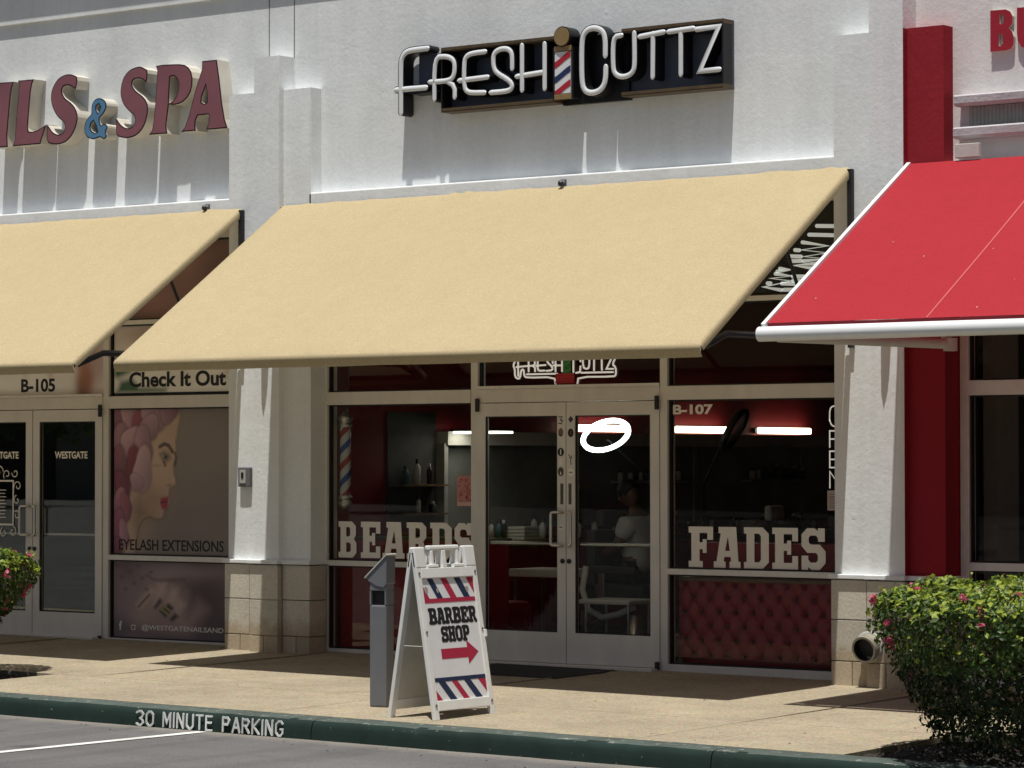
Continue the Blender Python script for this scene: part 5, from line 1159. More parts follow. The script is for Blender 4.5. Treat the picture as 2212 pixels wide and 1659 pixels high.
# ================================================================== ASH AND LITTER POST
cn = T('litter_post', 'slim grey litter post with a slanted hood behind the sandwich board', 'bin', (0.945, -3.52, zg(1, -3.5)))
zb = zg(1, -3.52); Rz = Matrix.Translation((0.945, -3.52, 0)) @ Matrix.Rotation(R(12), 4, 'Z')
w2, d2 = .066, .060
m = MB(); m.box(-w2, w2, -d2, d2, zb, .645, M4=Rz, ch=.012); P('body', m, 'grey_can', cn)
m = MB(); m.box(-w2 * .98, w2 * .98, -d2, d2, .745, .83, M4=Rz, ch=.006)
for a in (-1, 1): m.box(a * w2 * .98 - .012 * (a > 0), a * w2 * .98 + .012 * (a < 0), -d2, d2, .6455, .7445, M4=Rz)
m.box(-w2, w2, d2 - .012, d2, .6455, .7445, M4=Rz); P('neck', m, 'grey_can', cn)
m = MB(); m.box(-w2 * .8, w2 * .8, -d2 * .5, d2 * .7, .65, .74, M4=Rz); P('opening', m, 'gasket', cn)
m = MB()
hv = [(-.085, .835), (.070, .985), (.070, .80), (.045, .77), (-.02, .785), (-.04, .80), (-.075, .815)]
for s_ in (-1,): pass
n = len(hv); vs = [Rz @ Vector((x, -d2 - .006, z)) for x, z in hv] + [Rz @ Vector((x, d2 + .006, z)) for x, z in hv]
m.add(vs, [tuple(range(n))[::-1], tuple(range(n, 2 * n))] + [(i, (i + 1) % n, n + (i + 1) % n, n + i) for i in range(n)]); P('hood', m, 'grey_can', cn)
m = MB(); L_ = math.hypot(.155, .15) + .02; m.box(-.008, L_, -d2 - .014, d2 + .014, 0, .011, M4=Rz @ Matrix.Translation((-.090, 0, .835)) @ Matrix.Rotation(-math.atan2(.15, .155), 4, 'Y'), ch=.003); P('lid', m, 'grey_in', cn)

# door mat
t = T('door_mat', 'dark rubber door mat lying in front of the barber shop doors', 'mat', (-.1, -.65, 0))
m = MB(); x0, x1, y0, y1 = -.62, .62, -1.02, -.16
m.grid(lambda u, v: (x0 + (x1 - x0) * u, y0 + (y1 - y0) * v, zg(x0 + (x1 - x0) * u, y0 + (y1 - y0) * v) + (.011 if .02 < u < .98 and .03 < v < .97 else .002)), 50, 34); P('rubber_sheet', m, 'mat', t)
# weather strip of leaves and grit by the shop front
m = MB(); rr = random.Random(21)
for i in range(260):
    x = rr.uniform(-6.5, 5.0); y = rr.choice([rr.uniform(-.25, -.04), rr.uniform(-4.25, -.3), rr.uniform(-5.1, -4.56)])
    z = (zg(x, y) if y > -4.3 else road_z(x, y)) + .001; s_ = rr.uniform(.004, .013); a = rr.uniform(0, 6.3); c, d = math.cos(a) * s_, math.sin(a) * s_
    m.add([(x - c, y - d, z), (x + d * .5, y - c * .5, z + s_ * .4), (x + c, y + d, z + .001), (x - d * .5, y + c * .5, z + s_ * .3)], [(0, 1, 2, 3)])
struct(P('litter_grit', m, 'bark'), 'stuff')

# ================================================================== BOUGAINVILLEA BUSHES
def bush(lbl, cx, cy, r, seed, ztop=.98, lo=.60):
    zb = zg(cx, cy) - .04; rnd = random.Random(seed); nrs = np.random.RandomState(seed)
    t = T('flowering_bush', lbl, 'bush', (cx, cy, zb), 'bushes in the kerb planting beds')
    lob = [(rnd.uniform(0, 6.28), rnd.uniform(.04, .10), rnd.randint(2, 6)) for _ in range(5)]
    def rad(a, h):
        k = h / ztop
        base = lo + (1.02 - lo) * min(1, max(0, (k - .0) / .78)) ** .9
        if k > .86: base -= .10 * ((k - .86) / .14) ** 2
        return r * base * (1 + sum(am * math.sin(n * a + ph + k * 2.2) for ph, am, n in lob) * .6)
    # stems
    for i in range(11):
        a = rnd.uniform(0, 6.28); rr0 = rnd.uniform(.02, .16) * r; m = MB(); pts = []
        for k in range(7):
            h = k / 6 * ztop * .86; s_ = rr0 + (rad(a, h) * .72 - rr0) * (k / 6) ** 1.3; aa = a + .3 * math.sin(k * 1.1 + i)
            pts.append((cx + math.cos(aa) * s_, cy + math.sin(aa) * s_, zb + h))
        m.tube(pts, [.014 * (1 - .12 * k) for k in range(7)], 6); P('stem', m, 'bark', t)
    V, Fc, Cc = [], [], []
    def leaf(p, n, up, s, col, fold=.25, w=.62):
        n = n.normalized(); u = up - n * up.dot(n)
        u = u.normalized() if u.length > 1e-4 else n.orthogonal().normalized(); w_ = n.cross(u); o = len(V)
        V.extend([p - u * s * .5, p + w_ * s * w * .5 + n * s * fold * .3, p + u * s * .55 - n * s * .12, p - w_ * s * w * .5 + n * s * fold * .3, p + u * s * .05])
        Fc.extend([(o, o + 1, o + 4), (o + 1, o + 2, o + 4), (o + 2, o + 3, o + 4), (o + 3, o, o + 4)]); Cc.extend([col] * 5)
    NL = 30000
    for i in range(NL):
        a = rnd.uniform(0, 6.2832); top = rnd.random() < .34
        if top:
            q = math.sqrt(rnd.random()); h = ztop * (1.0 - .07 * q ** 4 + rnd.gauss(0, .016)); R_ = rad(a, min(h, ztop * .95)) * q
            h += .035 * math.sin(a * 5 + q * 9 + seed) + .025 * math.sin(a * 11 - q * 13)
            nrm = Vector((math.cos(a) * q * .5, math.sin(a) * q * .5, 1))
        else:
            k = rnd.random() ** .85; h = ztop * (.06 + .91 * k)
            depth = abs(rnd.gauss(0, .10)) if rnd.random() < .75 else rnd.uniform(0, .5)
            R_ = rad(a, h) * (1 - depth) + .02 * math.sin(a * 23 + h * 31); nrm = Vector((math.cos(a), math.sin(a), .25 - (1 - k) * .4))
            if k < .12 and rnd.random() < .5: continue
        # gaps
        if not top and math.sin(a * 9 + h * 14 + seed) * math.sin(a * 4 - h * 21) > .62: continue
        p = Vector((cx + math.cos(a) * R_, cy + math.sin(a) * R_, zb + h)); n = nrm + Vector((rnd.gauss(0, .55), rnd.gauss(0, .55), rnd.gauss(0, .45)))
        up = Vector((rnd.gauss(0, .6), rnd.gauss(0, .6), rnd.gauss(-.3, .6))); s = rnd.uniform(.034, .062) if top else rnd.uniform(.022, .050)
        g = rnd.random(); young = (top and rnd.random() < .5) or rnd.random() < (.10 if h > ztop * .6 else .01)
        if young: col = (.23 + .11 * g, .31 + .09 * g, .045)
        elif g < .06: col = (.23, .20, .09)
        elif h < ztop * .55: col = (.011 + .018 * g, .022 + .028 * g, .006 + .005 * g)  # lower leaves coloured darker, shade under the crown painted in
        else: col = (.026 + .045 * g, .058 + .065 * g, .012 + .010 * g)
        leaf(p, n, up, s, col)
    # a few shoots standing proud
    for i in range(26):
        a = rnd.uniform(0, 6.28); q = rnd.uniform(.2, .95); base = Vector((cx + math.cos(a) * rad(a, ztop * .9) * q, cy + math.sin(a) * rad(a, ztop * .9) * q, zb + ztop * .97))
        d = Vector((math.cos(a) * .4 + rnd.gauss(0, .2), math.sin(a) * .4 + rnd.gauss(0, .2), 1)).normalized(); L = rnd.uniform(.04, .11)
        for k in range(9): leaf(base + d * L * k / 8 + Vector((rnd.gauss(0, .012), rnd.gauss(0, .012), 0)), Vector((rnd.gauss(0, 1), rnd.gauss(0, 1), .6)), d, rnd.uniform(.022, .036), (.30 + rnd.uniform(0, .1), .36, .05))
    def leafmesh(name, V, Fc, Cc):
        me = bpy.data.meshes.new(name); me.from_pydata([tuple(v) for v in V], [], Fc); me.materials.append(M['leaf'])
        at = me.color_attributes.new('Col', 'FLOAT_COLOR', 'POINT'); b = np.ones((len(V), 4), np.float32); b[:, :3] = np.array(Cc); at.data.foreach_set('color', b.ravel()); return me
    struct(link('foliage', leafmesh('foliage', V, Fc, Cc), t), 'stuff')
    # flower clusters of papery bracts
    for i in range(54):
        V.clear(); Fc.clear(); Cc.clear()
        a = rnd.uniform(0, 6.28); 
        if rnd.random() < .75: h = ztop * rnd.uniform(.88, 1.0); q = rnd.uniform(.7, 1.02)
        else: h = ztop * rnd.uniform(.35, .86); q = 1.0
        R_ = rad(a, h) * q; c = Vector((cx + math.cos(a) * R_, cy + math.sin(a) * R_, zb + h + .01)); sz = rnd.uniform(.022, .055)
        for k in range(rnd.randint(9, 22)):
            d = Vector((rnd.gauss(0, 1), rnd.gauss(0, 1), rnd.gauss(.2, 1))).normalized(); g = rnd.random()
            leaf(c + d * sz * rnd.uniform(.4, 1), d, Vector((rnd.gauss(0, 1), rnd.gauss(0, 1), rnd.gauss(0, 1))), rnd.uniform(.022, .034), (.50 + .14 * g, .07 + .07 * g, .12 + .10 * g), w=.9)
        link('flower', leafmesh('flower', V, Fc, Cc), t)
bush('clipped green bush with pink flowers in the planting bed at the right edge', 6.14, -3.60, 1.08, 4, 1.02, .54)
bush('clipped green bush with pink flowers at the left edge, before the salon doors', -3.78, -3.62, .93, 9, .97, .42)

# ================================================================== INSIDE THE BARBER SHOP
# upholstered bench back close behind the low right window
t = T('tufted_bench', 'red button tufted bench back behind the low right window', 'bench', (1.75, .2, 0))
m = MB()
def fn(u, v):
    x = 1.0 + 1.6 * u; z = .10 + .60 * v; d = 0
    r_ = z / .115; rowo = .5 * (int(round(r_)) % 2); fx = (x / .160 + rowo) % 1 - .5; fz = r_ - round(r_)
    d = .040 * math.exp(-((fx * .16 / .024) ** 2 + (fz * .115 / .022) ** 2)); pil = .022 * abs(math.cos(math.pi * (x / .160 + r_ / 2))) ** .6 * abs(math.cos(math.pi * (x / .160 - r_ / 2))) ** .6
    return (x, .135 + d - pil, z)
m.grid(fn, 190, 74); m.box(1.0, 2.6, .17, .26, .05, .70); P('tufted_back', m, 'red_leather', t)
m = MB(); m.box(1.0, 2.6, .10, .27, .7005, .735, ch=.006); P('top_rail', m, 'wood', t)
bm_ = MB(); bm_.lathe([(.0155, 0), (.013, .005), (.006, .009), (0, .0095)], (0, 0, 0), 10, axis=1); bme = bm_.mesh('button', [simple('dark_red_button', (.035, .004, .006), .6)])  # buttons coloured dark to stand in for shade in the dimples
for rj in range(1, 6):
    for ci in range(0, 12):
        bxx = (ci + .5 - .5 * (rj % 2)) * .160 + .96
        if 1.03 < bxx < 2.58:
            bo = link('button', bme, t); bo.location = (bxx, .158, rj * .115)
t = T('red_cabinet', 'low red cabinet standing behind the left barber shop window', 'cabinet', (-1.8, .3, 0))
m = MB(); m.box(-2.55, -1.02, .16, .55, 0, .98, ch=.006); P('case', m, 'red_leather', t)
m = MB(); m.box(-2.57, -1.0, .15, .57, .9805, 1.0); P('worktop', m, 'dark_in', t)
t = T('red_cabinet', 'low red panelled counter front behind the FADES lettering', 'cabinet', (1.8, .3, 0))
m = MB(); m.box(1.02, 2.9, .30, .62, .0, 1.0, ch=.006); P('case', m, 'red_leather', t)
# left wall stations: soffit, mirror, counter, lamps
t = T('wall_shelf', 'long pale soffit board running over the mirrors on the left wall', 'shelf', (-2.95, 5, 1.8))
m = MB(); m.box(-3.0, -2.86, 2.05, 10.4, 1.80, 1.925); P('board', m, 'soffit', t)
t = T('mirror', 'long dim wall mirror behind the barber stations', 'mirror', (-2.98, 5, 1.1))
m = MB(); m.box(-2.998, -2.975, 2.1, 10.3, 1.02, 1.80); P('mirror_sheet', m, 'mirror', t)
for y in (2.08, 4.15, 6.3, 8.4):
    m = MB(); m.box(-2.974, -2.95, y - .025, y + .025, 1.02, 1.81); P('mirror_post', m, 'grey_in', t)
t = T('station_counter', 'long counter with red drawer fronts along the left wall', 'counter', (-2.7, 6, 0))
m = MB(); m.box(-2.998, -2.5, 2.1, 10.3, .86, .91, ch=.004); P('worktop', m, 'wood', t)
for k in range(9):
    m = MB(); m.box(-2.96, -2.52, 2.12 + k * .91, 3.0 + k * .91, .06, .855, ch=.004); P('drawer_front', m, 'red_leather', t)
for k, (y0, y1, z, c, lb) in enumerate(((4.05, 5.02, 1.975, 'tube_warm', 'lit warm vanity tube seen through the right door'), (5.90, 6.86, 1.975, 'tube_warm', 'lit warm vanity tube at the left of the right window'), (7.48, 8.52, 1.975, 'tube_warm', 'lit warm vanity tube in the middle of the right window'), (2.38, 3.4, 1.885, 'tube_cool', 'thin lit tube under the soffit behind the left door'))):
    t = T('vanity_lamp', lb, 'lamp', (-2.9, (y0 + y1) / 2, z), 'lit tubes over the barber stations')
    h = .034 if c == 'tube_warm' else .012
    m = MB(); m.box(-2.999, -2.955, y0 - .03, y1 + .03, z - h * .8, z + h * .8); P('fitting', m, 'dark_in', t)
    m = MB(); m.box(-2.954, -2.91, y0, y1, z - h, z + h, ch=h * .45); P('diffuser', m, c, t)
t = T('vanity_lamp', 'lit panel lamp high behind the left window', 'lamp', (-2.9, 2.1, 1.92), 'lit tubes over the barber stations')
m = MB(); m.box(-2.80, -2.30, 2.05, 2.30, 1.905, 1.925); P('diffuser', m, 'tube_cool', t); m = MB(); m.box(-2.82, -2.28, 2.03, 2.32, 1.926, 1.95); m.box(-2.6, -2.58, 2.16, 2.18, 1.95, 3.72); P('fitting', m, 'dark_in', t)
# grey column and product shelves near the left window
t = T('product_shelves', 'dark shelves of hair products on the left wall near the window', 'shelf', (-2.9, 1.7, 1.1))
m = MB(); m.box(-2.998, -2.98, 1.32, 2.02, 1.05, 2.1); P('back_panel', m, 'dark_in', t)
for z in (1.44, 1.18): m = MB(); m.box(-2.979, -2.80, 1.34, 1.98, z - .018, z); P('shelf_board', m, 'wood', t)
t = T('wall_post', 'pale grey post on the left wall beside the product shelves', 'post', (-2.9, 2.05, 0))
m = MB(); m.box(-2.998, -2.88, 2.02, 2.075, 0, 1.815); P('post_body', m, 'grey_in', t)
rb = random.Random(12); NB = 0
def bottle(x, y, z, h, r_, mt, lab):
    o = T('bottle', lab, 'bottle', (x, y, z), 'bottles and jars at the barber stations')
    m = MB(); m.lathe([(0, 0), (r_, 0), (r_, h * .68), (r_ * .4, h * .8), (r_ * .38, h * .82)], (x, y, z + .001), 12); P('body', m, mt, o)
    m = MB(); m.lathe([(r_ * .45, h * .82), (r_ * .45, h), (0, h)], (x, y, z + .001), 10); P('cap', m, 'bottle_b' if mt != 'bottle_b' else 'bottle_a', o)
bottle(-2.88, 1.62, 1.44, .23, .034, 'bottle_a', 'tall white bottle on the upper product shelf')
bottle(-2.88, 1.45, 1.44, .17, .03, 'bottle_c', 'teal bottle at the left end of the upper product shelf')
bottle(-2.88, 1.80, 1.44, .19, .026, 'bottle_b', 'black bottle right of the tall white bottle on the shelf')
bottle(-2.88, 1.64, 1.18, .15, .022, 'bottle_a', 'slim white bottle on the lower product shelf')
bottle(-2.88, 1.85, 1.18, .10, .04, 'bottle_b', 'squat black jar on the lower product shelf')
kinds = ['bottle_a', 'bottle_b', 'bottle_c', 'bottle_a', 'bottle_b']
for i in range(34):
    y = 2.5 + i * .185 + rb.uniform(-.06, .06)
    bottle(-2.75 + rb.uniform(-.12, .14), y, .911, rb.uniform(.10, .24), rb.uniform(.022, .038), *(lambda k_: (k_, {'bottle_a': 'small white', 'bottle_b': 'small black', 'bottle_c': 'small teal'}[k_] + ' bottle in the row on the long station counter'))(kinds[rb.randrange(5)]))
for y, lb in ((5.4, 'short pale ledge on the mirror wall behind the doors'), (7.8, 'pale ledge on the mirror wall above the FADES lettering')):
    t = T('wall_ledge', lb, 'shelf', (-2.9, y, 1.43), 'ledges on the mirror wall')
    m = MB(); m.box(-2.974, -2.84, y - .6, y + .6, 1.43, 1.455); P('ledge_board', m, 'grey_in', t)
for y0 in (5.4, 7.8):
    for i in range(7):
        k_ = kinds[rb.randrange(5)]
        bottle(-2.90, y0 - .54 + i * .175 + rb.uniform(-.04, .04), 1.456, rb.uniform(.09, .17), rb.uniform(.02, .035), k_, {'bottle_a': 'white', 'bottle_b': 'black', 'bottle_c': 'teal'}[k_] + ' bottle on the pale ledge ' + ('behind the doors' if y0 < 6 else 'above the FADES lettering'))
for k, (y, c, lb) in enumerate(((2.9, 'bottle_a', 'folded white towel pile at the near end of the station counter'), (4.7, 'grey_in', 'folded grey towel pile in the middle of the station counter'), (6.9, 'bottle_a', 'folded white towel pile at the far end of the station counter'))):
    t = T('towel_pile', lb, 'towels', (-2.62, y, .911), 'towel piles on the station counter')
    for j in range(4): m = MB(); m.box(-2.74 + .004 * j, -2.53, y - .12, y + .12 - .006 * (j % 2), .912 + j * .032, .942 + j * .032, ch=.01); P('towel', m, c, t)
t = T('yellow_cylinder', 'yellow green plastic holder standing on the far counter seen through the doors', 'holder', (-2.7, 4.0, 1.2))
m = MB(); m.box(-2.95, -2.70, 3.9, 4.12, 1.385, 1.42); m.cyl((-2.85, 4.0, 1.42), (-2.85, 4.0, 1.60), .02, n=8); P('holder_body', m, simple('olive_yellow', (.20, .20, .05), .5), t)
# ring lights
def ringlight(lbl, c, nrm, r_, mt, foot):
    t = T('ring_light', lbl, 'ring light', (foot[0], foot[1], 0), 'ring lights on stands')
    n = Vector(nrm).normalized(); u = n.orthogonal().normalized(); w = n.cross(u); c = Vector(c)
    m = MB(); m.tube([c + (u * math.cos(a) + w * math.sin(a)) * r_ for a in [i * math.pi / 24 for i in range(48)]], .021, 8, closed=True); P('ring', m, mt, t)
    m = MB(); m.tube([c - n * .02 + (u * math.cos(a) + w * math.sin(a)) * r_ for a in [i * math.pi / 24 for i in range(48)]], .012, 8, closed=True); P('ring_back', m, 'dark_steel', t)
    m = MB(); j = c - n * .05; m.tube([tuple(j), (foot[0], foot[1], c.z - .45), (foot[0], foot[1], .35)], .010, 8); P('pole', m, 'black', t)
    for k in range(3):
        a = k * 2.09 + .3; m = MB(); m.tube([(foot[0], foot[1], .40), (foot[0] + math.cos(a) * .32, foot[1] + math.sin(a) * .32, .01)], .009, 6); P('leg', m, 'black', t)
ringlight('glowing white ring light leaning at the top of the right door', (-.065, .62, 1.865), (.118, -.624, .77), .195, 'ring', (.25, 1.0))
ringlight('unlit dark ring light seen edge on in the right window', (1.08, .82, 1.90), (.93, .30, -.55), .18, 'black', (.55, 1.15))
# barber's pole
pc = (-2.463, .115, 1.65)
t = T('barber_pole', 'striped barber pole with chrome ends hanging inside the left window', 'barber pole', (pc[0], pc[1], 1.22))
m = MB(); m.lathe([(.047, -.30), (.047, .30)], (0, 0, 0), 36)
o = P('striped_tube', m, 'polestripe', t); o.location = pc
m = MB(); m.lathe([(.056, -.005), (.060, .0), (.060, .022), (.050, .03), (.050, .05), (.062, .06), (.058, .085), (.030, .112), (.018, .125), (0, .128)], (pc[0], pc[1], pc[2] + .30), 26); P('top_cap', m, 'steel', t)
m = MB(); m.lathe([(.056, .005), (.060, .0), (.060, -.022), (.050, -.03), (.050, -.045), (.060, -.055), (.052, -.085), (.022, -.118), (0, -.124)], (pc[0], pc[1], pc[2] - .30), 26); P('bottom_cap', m, 'steel', t)
m = MB(); m.tube([(pc[0], pc[1], pc[2] + .42), (pc[0], pc[1] + .05, pc[2] + .6), (pc[0], pc[1] + .05, 2.9)], .006, 6); P('hanger', m, 'dark_steel', t)
# barber chairs
def chair(lbl, x, y, rot, mt='red_leather', cover=None):
    t = T('barber_chair', lbl, 'chair', (x, y, 0), 'barber chairs'); X = Matrix.Translation((x, y, 0)) @ Matrix.Rotation(rot, 4, 'Z')
    def b(n, a, mt_, ch=.02): m = MB(); m.box(*a, M4=X, ch=ch); P(n, m, mt_, t)
    m = MB(); m.lathe([(0, .0), (.30, .0), (.30, .02), (.08, .05), (.06, .3)], (x, y, 0), 24); P('base', m, 'steel', t)
    b('seat', (-.27, .27, -.26, .26, .46, .58), mt, .03); b('backrest', (-.26, .26, .24, .34, .56, 1.05), mt, .03); b('headrest', (-.13, .13, .25, .33, 1.07, 1.22), cover or mt, .03)
    for s_ in (-1, 1): b('armrest', (s_ * .27, s_ * .35, -.24, .26, .68, .74), 'white' if cover else mt, .015); b('arm_post', (s_ * .30, s_ * .33, .1, .16, .45, .68), 'steel', .005)
    b('footrest', (-.2, .2, -.62, -.5, .12, .16), 'steel', .01)
chair('barber chair facing the mirrors, holding the seated customer', -.70, 1.95, R(90), 'dark_in')
chair('barber chair with a white cover on its headrest', -.95, 5.1, R(90), 'dark_in', 'white')
chair('red barber chair in the back of the shop', -1.0, 7.2, R(90))
t = T('red_armchair', 'rounded red waiting seat low behind the left door', 'chair', (-1.5, 1.0, 0))
m = MB(); m.box(-1.74, -1.28, .75, 1.25, .12, .44, ch=.06); P('seat_block', m, 'red_leather', t)
t = T('side_table', 'low pale table with magazines behind the left door', 'table', (-1.2, 1.7, 0))
m = MB(); m.box(-1.75, -1.15, 1.5, 2.0, .63, .70, ch=.012); P('tabletop', m, 'vinyl', t)
for a, b in ((-1.70, 1.55), (-1.20, 1.55), (-1.70, 1.95), (-1.20, 1.95)): m = MB(); m.box(a - .015, a + .015, b - .015, b + .015, 0, .63); P('leg', m, 'steel', t)
t = T('bentwood_chair', 'pale curved chair frame low behind the right door', 'chair', (-.35, 1.2, 0))
m = MB(); m.tube([(-.72, 1.25, .75), (-.74, 1.22, .55), (-.66, 1.2, .38), (-.48, 1.15, .32), (-.28, 1.12, .36), (-.12, 1.1, .42)], .028, 8); P('curved_frame', m, 'vinyl', t)
m = MB(); m.box(-.62, -.1, 1.0, 1.4, .44, .48, ch=.012); P('seat', m, 'vinyl', t)
for a, b in ((-.58, 1.05), (-.14, 1.05), (-.58, 1.35), (-.14, 1.35)): m = MB(); m.cyl((a, b, 0), (a, b, .44), .012, n=8); P('leg', m, 'steel', t)

# the seated customer, seen through the right door
def skinbody(name, joints, edges, rad, mt, parent, sub=2):
    me = bpy.data.meshes.new(name); me.from_pydata(joints, edges, []); o = bpy.data.objects.new(name, me); COL.objects.link(o)
    o.modifiers.new('skin', 'SKIN'); o.modifiers.new('sub', 'SUBSURF').levels = sub; o.modifiers['sub'].render_levels = sub
    for i, r_ in enumerate(rad):
        sv = me.skin_vertices[0].data[i]; sv.radius = (r_, r_) if not isinstance(r_, tuple) else r_; sv.use_root = (i == 0)
    bpy.context.view_layer.update(); ev = o.evaluated_get(bpy.context.evaluated_depsgraph_get()); m2 = bpy.data.meshes.new_from_object(ev)
    bpy.data.objects.remove(o); m2.materials.clear(); m2.materials.append(M[mt])
    for p_ in m2.polygons: p_.use_smooth = True
    return link(name, m2, parent)
px, py = -.70, 1.98
pe = T('person', 'seated customer in a white shirt with dark hair, head bowed, behind the right door', 'person', (px, py, 0))
def W_(f, s, z): return (px - f, py + s * 1.0, z)     # f: towards the mirrors (-X), s: sideways
J = [W_(.0, 0, .66), W_(.0, 0, .84), W_(-.01, 0, 1.0), W_(-.03, 0, 1.13), W_(-.0, 0, 1.20), W_(.05, 0, 1.27),
     W_(-.02, -.17, 1.10), W_(.04, -.22, .92), W_(.22, -.18, .84), W_(.30, -.14, .84),
     W_(-.02, .17, 1.10), W_(.04, .22, .92), W_(.22, .18, .84), W_(.30, .14, .84),
     W_(.03, -.10, .63), W_(.44, -.12, .62), W_(.46, -.12, .22), W_(.56, -.12, .18),
     W_(.03, .10, .63), W_(.44, .12, .62), W_(.46, .12, .22), W_(.56, .12, .18)]
E_ = [(0, 1), (1, 2), (2, 3), (3, 4), (4, 5), (3, 6), (6, 7), (7, 8), (8, 9), (3, 10), (10, 11), (11, 12), (12, 13), (0, 14), (14, 15), (15, 16), (16, 17), (0, 18), (18, 19), (19, 20), (20, 21)]
rd = [.135, .125, .14, .12, .055, .055, .07, .052, .04, .028, .07, .052, .04, .028, .09, .065, .05, .04, .09, .065, .05, .04]
body = skinbody('body', J, E_, rd, 'skin', pe)
hd = Vector(W_(.085, 0, 1.355)); tilt = Matrix.Translation(hd) @ Matrix.Rotation(R(-28), 4, 'Y')
def blobm(c, r3, mt, name, k=None, n=24):
    bm = bmesh.new(); bmesh.ops.create_uvsphere(bm, u_segments=n, v_segments=n // 2, radius=1)
    for v in bm.verts:
        p_ = Vector((v.co.x * r3[0], v.co.y * r3[1], v.co.z * r3[2]))
        if k: p_ = k(p_)
        v.co = c @ p_
    me = bpy.data.meshes.new(name); bm.to_mesh(me); bm.free(); me.materials.append(M[mt])
    for f in me.polygons: f.use_smooth = True
    return link(name, me, pe)
def headshape(p_):
    # face looks along -X: narrow the jaw, raise a nose and brow
    z = p_.z
    if z < 0: p_.y *= 1 + z * 2.6; p_.x *= 1 + z * 1.0
    if p_.x < -.06 and abs(p_.y) < .022 and -.035 < z < .025: p_.x -= .022 * (1 - abs(p_.y) / .022) * (1 - abs(z + .01) / .045)
    return p_
blobm(tilt, (.098, .078, .122), 'skin', 'head', headshape, 40)
blobm(tilt @ Matrix.Translation((.014, 0, .028)), (.104, .088, .110), 'hair', 'hair', lambda p_: Vector((max(p_.x, -.078), p_.y, max(p_.z, -.045 - .5 * min(0, -p_.x))))) 
for s_ in (-1, 1): blobm(tilt @ Matrix.Translation((.0, s_ * .078, -.01)), (.016, .009, .028), 'skin', 'ear', None, 12); blobm(tilt @ Matrix.Translation((-.088, s_ * .030, .005)), (.009, .012, .008), 'white', 'eye', None, 10)
blobm(tilt @ Matrix.Translation((-.083, 0, -.058)), (.010, .022, .007), 'red_leather', 'mouth', None, 10)
SJ = [W_(.0, 0, .64), W_(.0, 0, .84), W_(-.015, 0, 1.0), W_(-.035, 0, 1.12), W_(-.03, 0, 1.165), W_(-.02, -.18, 1.10), W_(.03, -.235, .96), W_(-.02, .18, 1.10), W_(.03, .235, .96)]
skinbody('shirt', SJ, [(0, 1), (1, 2), (2, 3), (3, 4), (3, 5), (5, 6), (3, 7), (7, 8)], [.155, .145, .16, .135, .075, .088, .078, .088, .078], 'shirt', pe)
TJ = [W_(.0, 0, .64), W_(.03, -.10, .635), W_(.44, -.12, .625), W_(.46, -.12, .30), W_(.03, .10, .635), W_(.44, .12, .625), W_(.46, .12, .30)]
skinbody('trousers', TJ, [(0, 1), (1, 2), (2, 3), (0, 4), (4, 5), (5, 6)], [.15, .105, .08, .06, .105, .08, .06], 'trousers', pe)
for s_ in (-1, 1):
    c = Vector(W_(.30, s_ * .14, .84))
    m = MB(); m.box(c.x - .055, c.x + .02, c.y - .035, c.y + .035, c.z - .015, c.z + .015, ch=.01)
    blob_h = P('hand', m, 'skin', pe)
    for k in range(4): m = MB(); yy = c.y - .027 + k * .018; m.tube([(c.x - .05, yy, c.z), (c.x - .085, yy, c.z - .004), (c.x - .105 - .006 * (k in (1, 2)), yy, c.z - .025)], [.0085, .0075, .006], 6); P('finger', m, 'skin', pe)
    m = MB(); m.tube([(c.x - .01, c.y - s_ * .03, c.z), (c.x - .045, c.y - s_ * .055, c.z - .005), (c.x - .065, c.y - s_ * .052, c.z - .015)], [.010, .009, .007], 6); P('thumb', m, 'skin', pe)
    m = MB(); f_ = Vector(W_(.56, s_ * .12, .18)); m.box(f_.x - .12, f_.x + .14, f_.y - .045, f_.y + .045, f_.z - .05, f_.z + .03, ch=.02); P('shoe', m, 'black', pe)
# salon interior: a few dim shapes
t = T('reception_desk', 'dim reception desk inside the nail salon behind the doors', 'desk', (-6.2, 2.2, 0))
m = MB(); m.box(-7.0, -5.8, 2.0, 2.5, 0, 1.05, ch=.02); P('desk_front', m, 'grey_in', t); m = MB(); m.box(-7.05, -5.75, 1.95, 2.55, 1.0505, 1.09, ch=.01); P('desk_top', m, 'dark_in', t)
for k in range(2):
    t = T('pedicure_chair', 'dark pedicure chair in the %s of the nail salon' % ('middle' if k == 0 else 'back'), 'chair', (-7.6 - k * .3, 3.4 + k * 1.6, 0), 'pedicure chairs')
    x, y = -7.6 - k * .3, 3.4 + k * 1.6
    m = MB(); m.box(x - .35, x + .35, y - .35, y + .35, .1, .55, ch=.05); P('seat', m, 'dark_in', t); m = MB(); m.box(x - .4, x - .25, y - .33, y + .33, .55, 1.25, ch=.05); P('backrest', m, 'dark_in', t)
# burger shop interior: counter and a pale column
t = T('shop_counter', 'dim counter inside the shop at the right edge', 'counter', (5.2, 3.0, 0))
m = MB(); m.box(3.6, 7.5, 3.0, 3.6, 0, 1.1); P('counter_front', m, 'grey_in', t)
t = T('inner_post', 'pale upright panel just inside the right edge window', 'post', (3.7, 1.0, 0))
m = MB(); m.box(3.3, 3.42, .9, 1.25, 0, 3.6); P('post_body', m, 'grey_in', t)

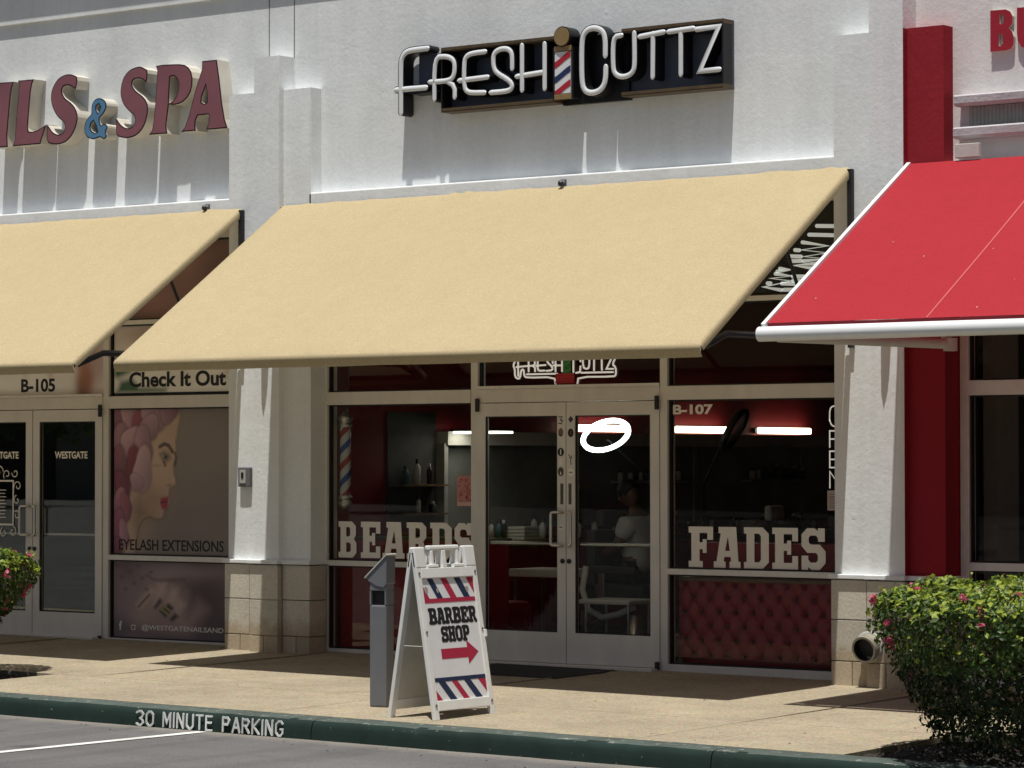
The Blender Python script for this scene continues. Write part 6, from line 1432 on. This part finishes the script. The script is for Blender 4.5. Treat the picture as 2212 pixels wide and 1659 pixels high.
# ================================================================== ACROSS THE LOT (seen only mirrored in the glass)
fb = T('far_store', 'long low store building across the parking lot', 'building', (-30, -60, -.3))
m = MB(); m.box(-95, 40, -78, -64, -.6, 6.5); P('wall', m, simple('far_stucco', (.30, .27, .23), .9), fb)
m = MB(); m.box(-95.5, 40.5, -78.5, -63.5, 6.5, 7.3); P('roof_band', m, 'gutter', fb)
for k in range(16):
    m = MB(); m.box(-93 + k * 8.2, -87.6 + k * 8.2, -64.0, -63.9, .2, 3.2); P('window', m, 'gasket', fb)
rt = random.Random(8)
base = None
for k, x in enumerate((-58, -44, -33, -24, -14, -4, 8)):
    tr = T('shade_tree', ['broad', 'tall', 'low', 'dense', 'rounded', 'leaning', 'small'][k] + ' shade tree across the parking lot', 'tree', (x, -50 - (k % 3) * 3, -.35), 'trees across the parking lot')
    y = -50 - (k % 3) * 3; h = rt.uniform(5, 7.5)
    m = MB(); m.tube([(x, y, -.4), (x + .1, y, h * .3), (x - .1, y + .1, h * .55)], [.2, .16, .09], 8); P('trunk', m, 'bark', tr)
    V, Fc, Cc = [], [], []
    cl = [(rt.gauss(0, 1.3), rt.gauss(0, 1.3), h * .62 + rt.gauss(0, .9), rt.uniform(.7, 1.4)) for _ in range(14)]
    for i in range(1500):
        c = cl[i % 14]; d = Vector((rt.gauss(0, 1), rt.gauss(0, 1), rt.gauss(0, .8))).normalized() * c[3] * rt.uniform(.6, 1); p0 = Vector((x + c[0], y + c[1], c[2])) + d
        a = Vector((rt.gauss(0, 1), rt.gauss(0, 1), rt.gauss(0, 1))).normalized() * .16; b = a.orthogonal().normalized() * .12; o = len(V)
        V += [p0 - a, p0 + b, p0 + a, p0 - b]; Fc.append((o, o + 1, o + 2, o + 3)); g = rt.random(); Cc += [(.03 + .03 * g, .065 + .04 * g, .018)] * 4
    me = bpy.data.meshes.new('crown'); me.from_pydata([tuple(v) for v in V], [], Fc); me.materials.append(M['leaf'])
    at = me.color_attributes.new('Col', 'FLOAT_COLOR', 'POINT'); bb = np.ones((len(V), 4), np.float32); bb[:, :3] = np.array(Cc); at.data.foreach_set('color', bb.ravel())
    link('crown', me, tr)
